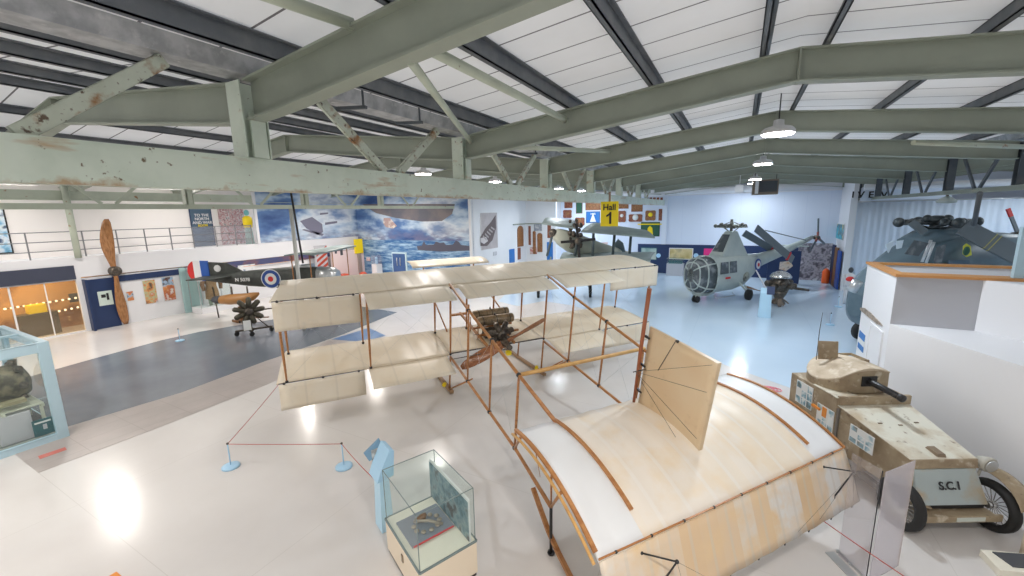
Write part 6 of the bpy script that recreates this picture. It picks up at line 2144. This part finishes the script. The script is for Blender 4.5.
# nose intake, exhaust and wheels
obj('exhaust_pipe', MB().tube([wl(851, 291, 1.1), wl(858, 281, 1.2)], .13, 12), 'alu', t)
obj('red_cover', MB().ball(wl(850, 279, .9), .09, (1.3, .6, .8)), 'red', t)
for x_, y_ in ((1.2, 1.15), (1.2, -1.15)):
    mb = MB().tube([(x_ + .4, y_ * .8, 1.0), (x_, y_, .4)], .06, 8)
    o = obj('main_leg', mb, 'heliblue', t)
    obj('main_wheel', MB().lathe((x_, y_ - .1, .33), (0, 1, 0), [(.16, -.02), (.33, 0), (.33, .18), (.16, .2)], 18), 'rubber', o)
o = obj('tail_leg', MB().tube([(9.0, 0, 1.8), (9.1, 0, .3)], .05, 8), 'heliblue', t)
obj('tail_wheel', MB().lathe((9.1, -.06, .22), (0, 1, 0), [(.1, 0), (.22, .01), (.22, .1), (.1, .12)], 16), 'rubber', o)

# ================================================================ CURTAIN
def cur(u, v):
    x = 5.45 + 11.8 * u
    return Vector((x, 28.55 + .10 * math.sin(x * 5 + math.sin(x * 2.3) * 2) * (.3 + .4 * v) + .02 * math.sin(x * 23), .05 + 4.72 * (1 - v)))


o = obj('curtain', MB().grid(cur, 420, 3, Vector((0, -.015, 0))), 'curtain')
tag(o, 'long pale blue curtain hanging behind the dark helicopter', 'curtain')
obj('curtain_rail', MB().tube([(5.45, 28.55, 4.80), (17.2, 28.55, 4.80)], .03, 8), 'alu', o)
t = thing('girder_post_shapes', 'dark letter shapes above the curtain, glyphs standing for girder posts', 'girder posts', (6.5, 28.4, 5.0))
xx = at(855, 196, 'y', 28.4).x
for ch, px in (('I', 853), ('V', 861), ('E', 871), ('V', 884)):  # glyphs stand for dark posts and braces of the far girder
    p = at(px, 195, 'y', 28.35)
    text('letter', ch, .45, 'black', p, (1, 0, 0), (0, 0, 1), t, True, ext=.02)
obj('backing_strip', MB().box((5.5, 28.4, 4.86), (9.0, 28.45, 5.5)), 'bluewall', t, True)
lp = at(902, 203, 'y', 19.3)
t = thing('round_spotlight', 'round dark spotlight under the right lattice girder', 'spotlight', lp)
obj('body', MB().lathe(Vector((6.0, 19.3, 4.66)), (0, 0, 1), [(.06, -.04), (.24, -.02), (.26, .04), (.14, .14), (.04, .2)], 18), 'heligrey', t, True)
obj('bracket', MB().box((5.97, 19.27, 4.84), (6.03, 19.33, 4.92)), 'iron', t, True)
tube_thing('dark_stay', [at(980, 193, 'y', 12.2), at(974, 225, 'y', 12.9)], .045, 'olivedark', 'dark round stay hanging from the right girder', 'stay')
p = at(1024, 250, 'y', 11.6)
tag(obj('pale_blue_post', MB().box((4.33, 10.62, PT + .055), (4.52, 10.72, PT + .95)), 'paleframe'), 'pale blue post standing on the partition at the right edge', 'post')

# ================================================================ GREY SEAPLANE WITH FOLDED WINGS
so_ = Vector((-8.3, 21.3, 0))
sdv = Vector((.93, .36, 0)).normalized()      # along the wings as seen
sfv = Vector((-.36, .93, 0)).normalized()
t = thing('folded_wing_biplane', 'grey green biplane with broad wings beyond the cream biplane', 'aeroplane', so_)
def sp_(a, b, z):
    return so_ + sdv * a + sfv * b + Vector((0, 0, z))


def spx(x, y, yy):
    return at(x, y, 'y', yy)


def wing3(c4, th, m_, nm='wing'):
    a, b, c, d = [Vector(v) for v in c4]
    def fn(u, v):
        p = (a + (b - a) * u) * (1 - v) + (d + (c - d) * u) * v
        return p + Vector((0, 0, .10 * math.sin(math.pi * v)))
    return obj(nm, MB().grid(fn, 8, 8, Vector((0, 0, .07))), m_, t, True)


wing3([at(581, 231, 'y', 19.9), at(655, 237, 'y', 20.9), at(642, 229.5, 'y', 22.9), at(596, 222.5, 'y', 22.2)], .1, 'camo', 'upper_wing')
wing3([at(542, 223, 'y', 20), at(577, 228, 'y', 20.2), at(573, 219.5, 'y', 22.6), at(548, 217.5, 'y', 22.2)], .1, 'camo', 'upper_wing')
wing3([spx(560, 258, 19.5), spx(650, 260, 19.8), spx(655, 252, 23), spx(565, 252, 23)], .1, 'camo', 'lower_wing')
fz = [(spx(553, 232, 20.0), .30), (spx(558, 234, 20.2), .55), (spx(567, 238, 20.6), .72), (spx(580, 242, 21.2), .70), (spx(600, 248, 22.3), .6), (spx(625, 254, 24), .45), (spx(650, 257, 26), .25)]
rings = []
for c, r_ in fz:
    r_ *= .78
    rings.append([c + Vector((0, 0, -.15)) + sfv * 0 + Vector((-.5, .3, 0)).normalized().cross(Vector((0, 0, 1))) * 0 + sdv.cross(Vector((0, 0, 1))).normalized() * r_ * math.cos(q) + Vector((0, 0, 1)) * r_ * math.sin(q) for q in (2 * math.pi * k / 16 for k in range(16))])
obj('fuselage', MB().loft(rings), 'sky', t, True)
obj('nose_cap', MB().ball(spx(553, 233, 19.9), .22), 'iron', t, True)
mb = MB()
random.seed(5)
for i in range(26):
    p = spx(575 + random.uniform(-5, 6), 232 + random.uniform(-12, 16), 20.3)
    mb.ball(p, random.uniform(.08, .15), n=8)
obj('engine', mb, 'iron', t, True)
for a_ in (.1, 1.67, 3.2, 4.8):
    c = spx(578, 241, 19.7)
    obj('propeller_blade', MB().beam(c, c + (sdv * math.cos(a_) + Vector((0, 0, math.sin(a_)))) * .85, .13, .04, sfv), 'black', t, True)
obj('propeller_hub', MB().ball(spx(578, 241, 19.65), .18), 'iron', t, True)
for a, b, yy in (((578, 234), (575, 256), 20.0), ((593.5, 233), (592.5, 262), 20.4), ((614.5, 235), (612, 262), 20.9), ((631, 234), (629, 260), 21.4), ((552, 236), (547, 256), 20.0)):
    obj('wing_strut', MB().tube([spx(*a, yy), spx(*b, yy)], .07, 8), mat('strut slate', (.09, .12, .13), .5), t, True)
o = obj('tail_fin', MB().prism([spx(x, y, 23.5) for x, y in ((611, 258), (613, 245), (618, 239), (623, 243), (627, 258))], (0, .06, 0)), mat('slate fin', (.13, .18, .21), .5), t, True)
for a, b in (((-1.4, -.5), (-1.4, 2.0)), ((1.4, -.3), (1.4, 2.0))):
    obj('float_leg', MB().tube([sp_(a[0], a[1], .4), sp_(a[0] * .5, a[1] + .3, 2.2)], .05, 8), 'camo', t, True)
    obj('wheel', MB().lathe(sp_(a[0], a[1], .38), sdv, [(.18, -.08), (.38, -.06), (.38, .06), (.18, .08)], 18), 'rubber', t, True)
# white workbench goods behind its struts
t = thing('white_stall', 'white stall with pink and dark packets under the grey wing', 'stall', (-8.5, 26.5, 0))
a, b = at(580, 250, 'y', 27), at(612, 263, 'y', 27)
obj('counter', MB().box((a.x, 27, 0), (b.x, 27.6, 1.7)), 'white', t, True)
obj('awning', MB().prism([at(x, y, 'y', 26.9) for x, y in ((585, 244), (608, 242), (606, 249), (582, 250))], (0, .05, 0)), mat('pink print', (.80, .62, .60), .6, var=((.25, .12, .15), 3, .55, .65)), t, True)
obj('packet', MB().box((a.x + .3, 26.9, 1.0), (a.x + .9, 27, 1.6)), 'navy', t, True)
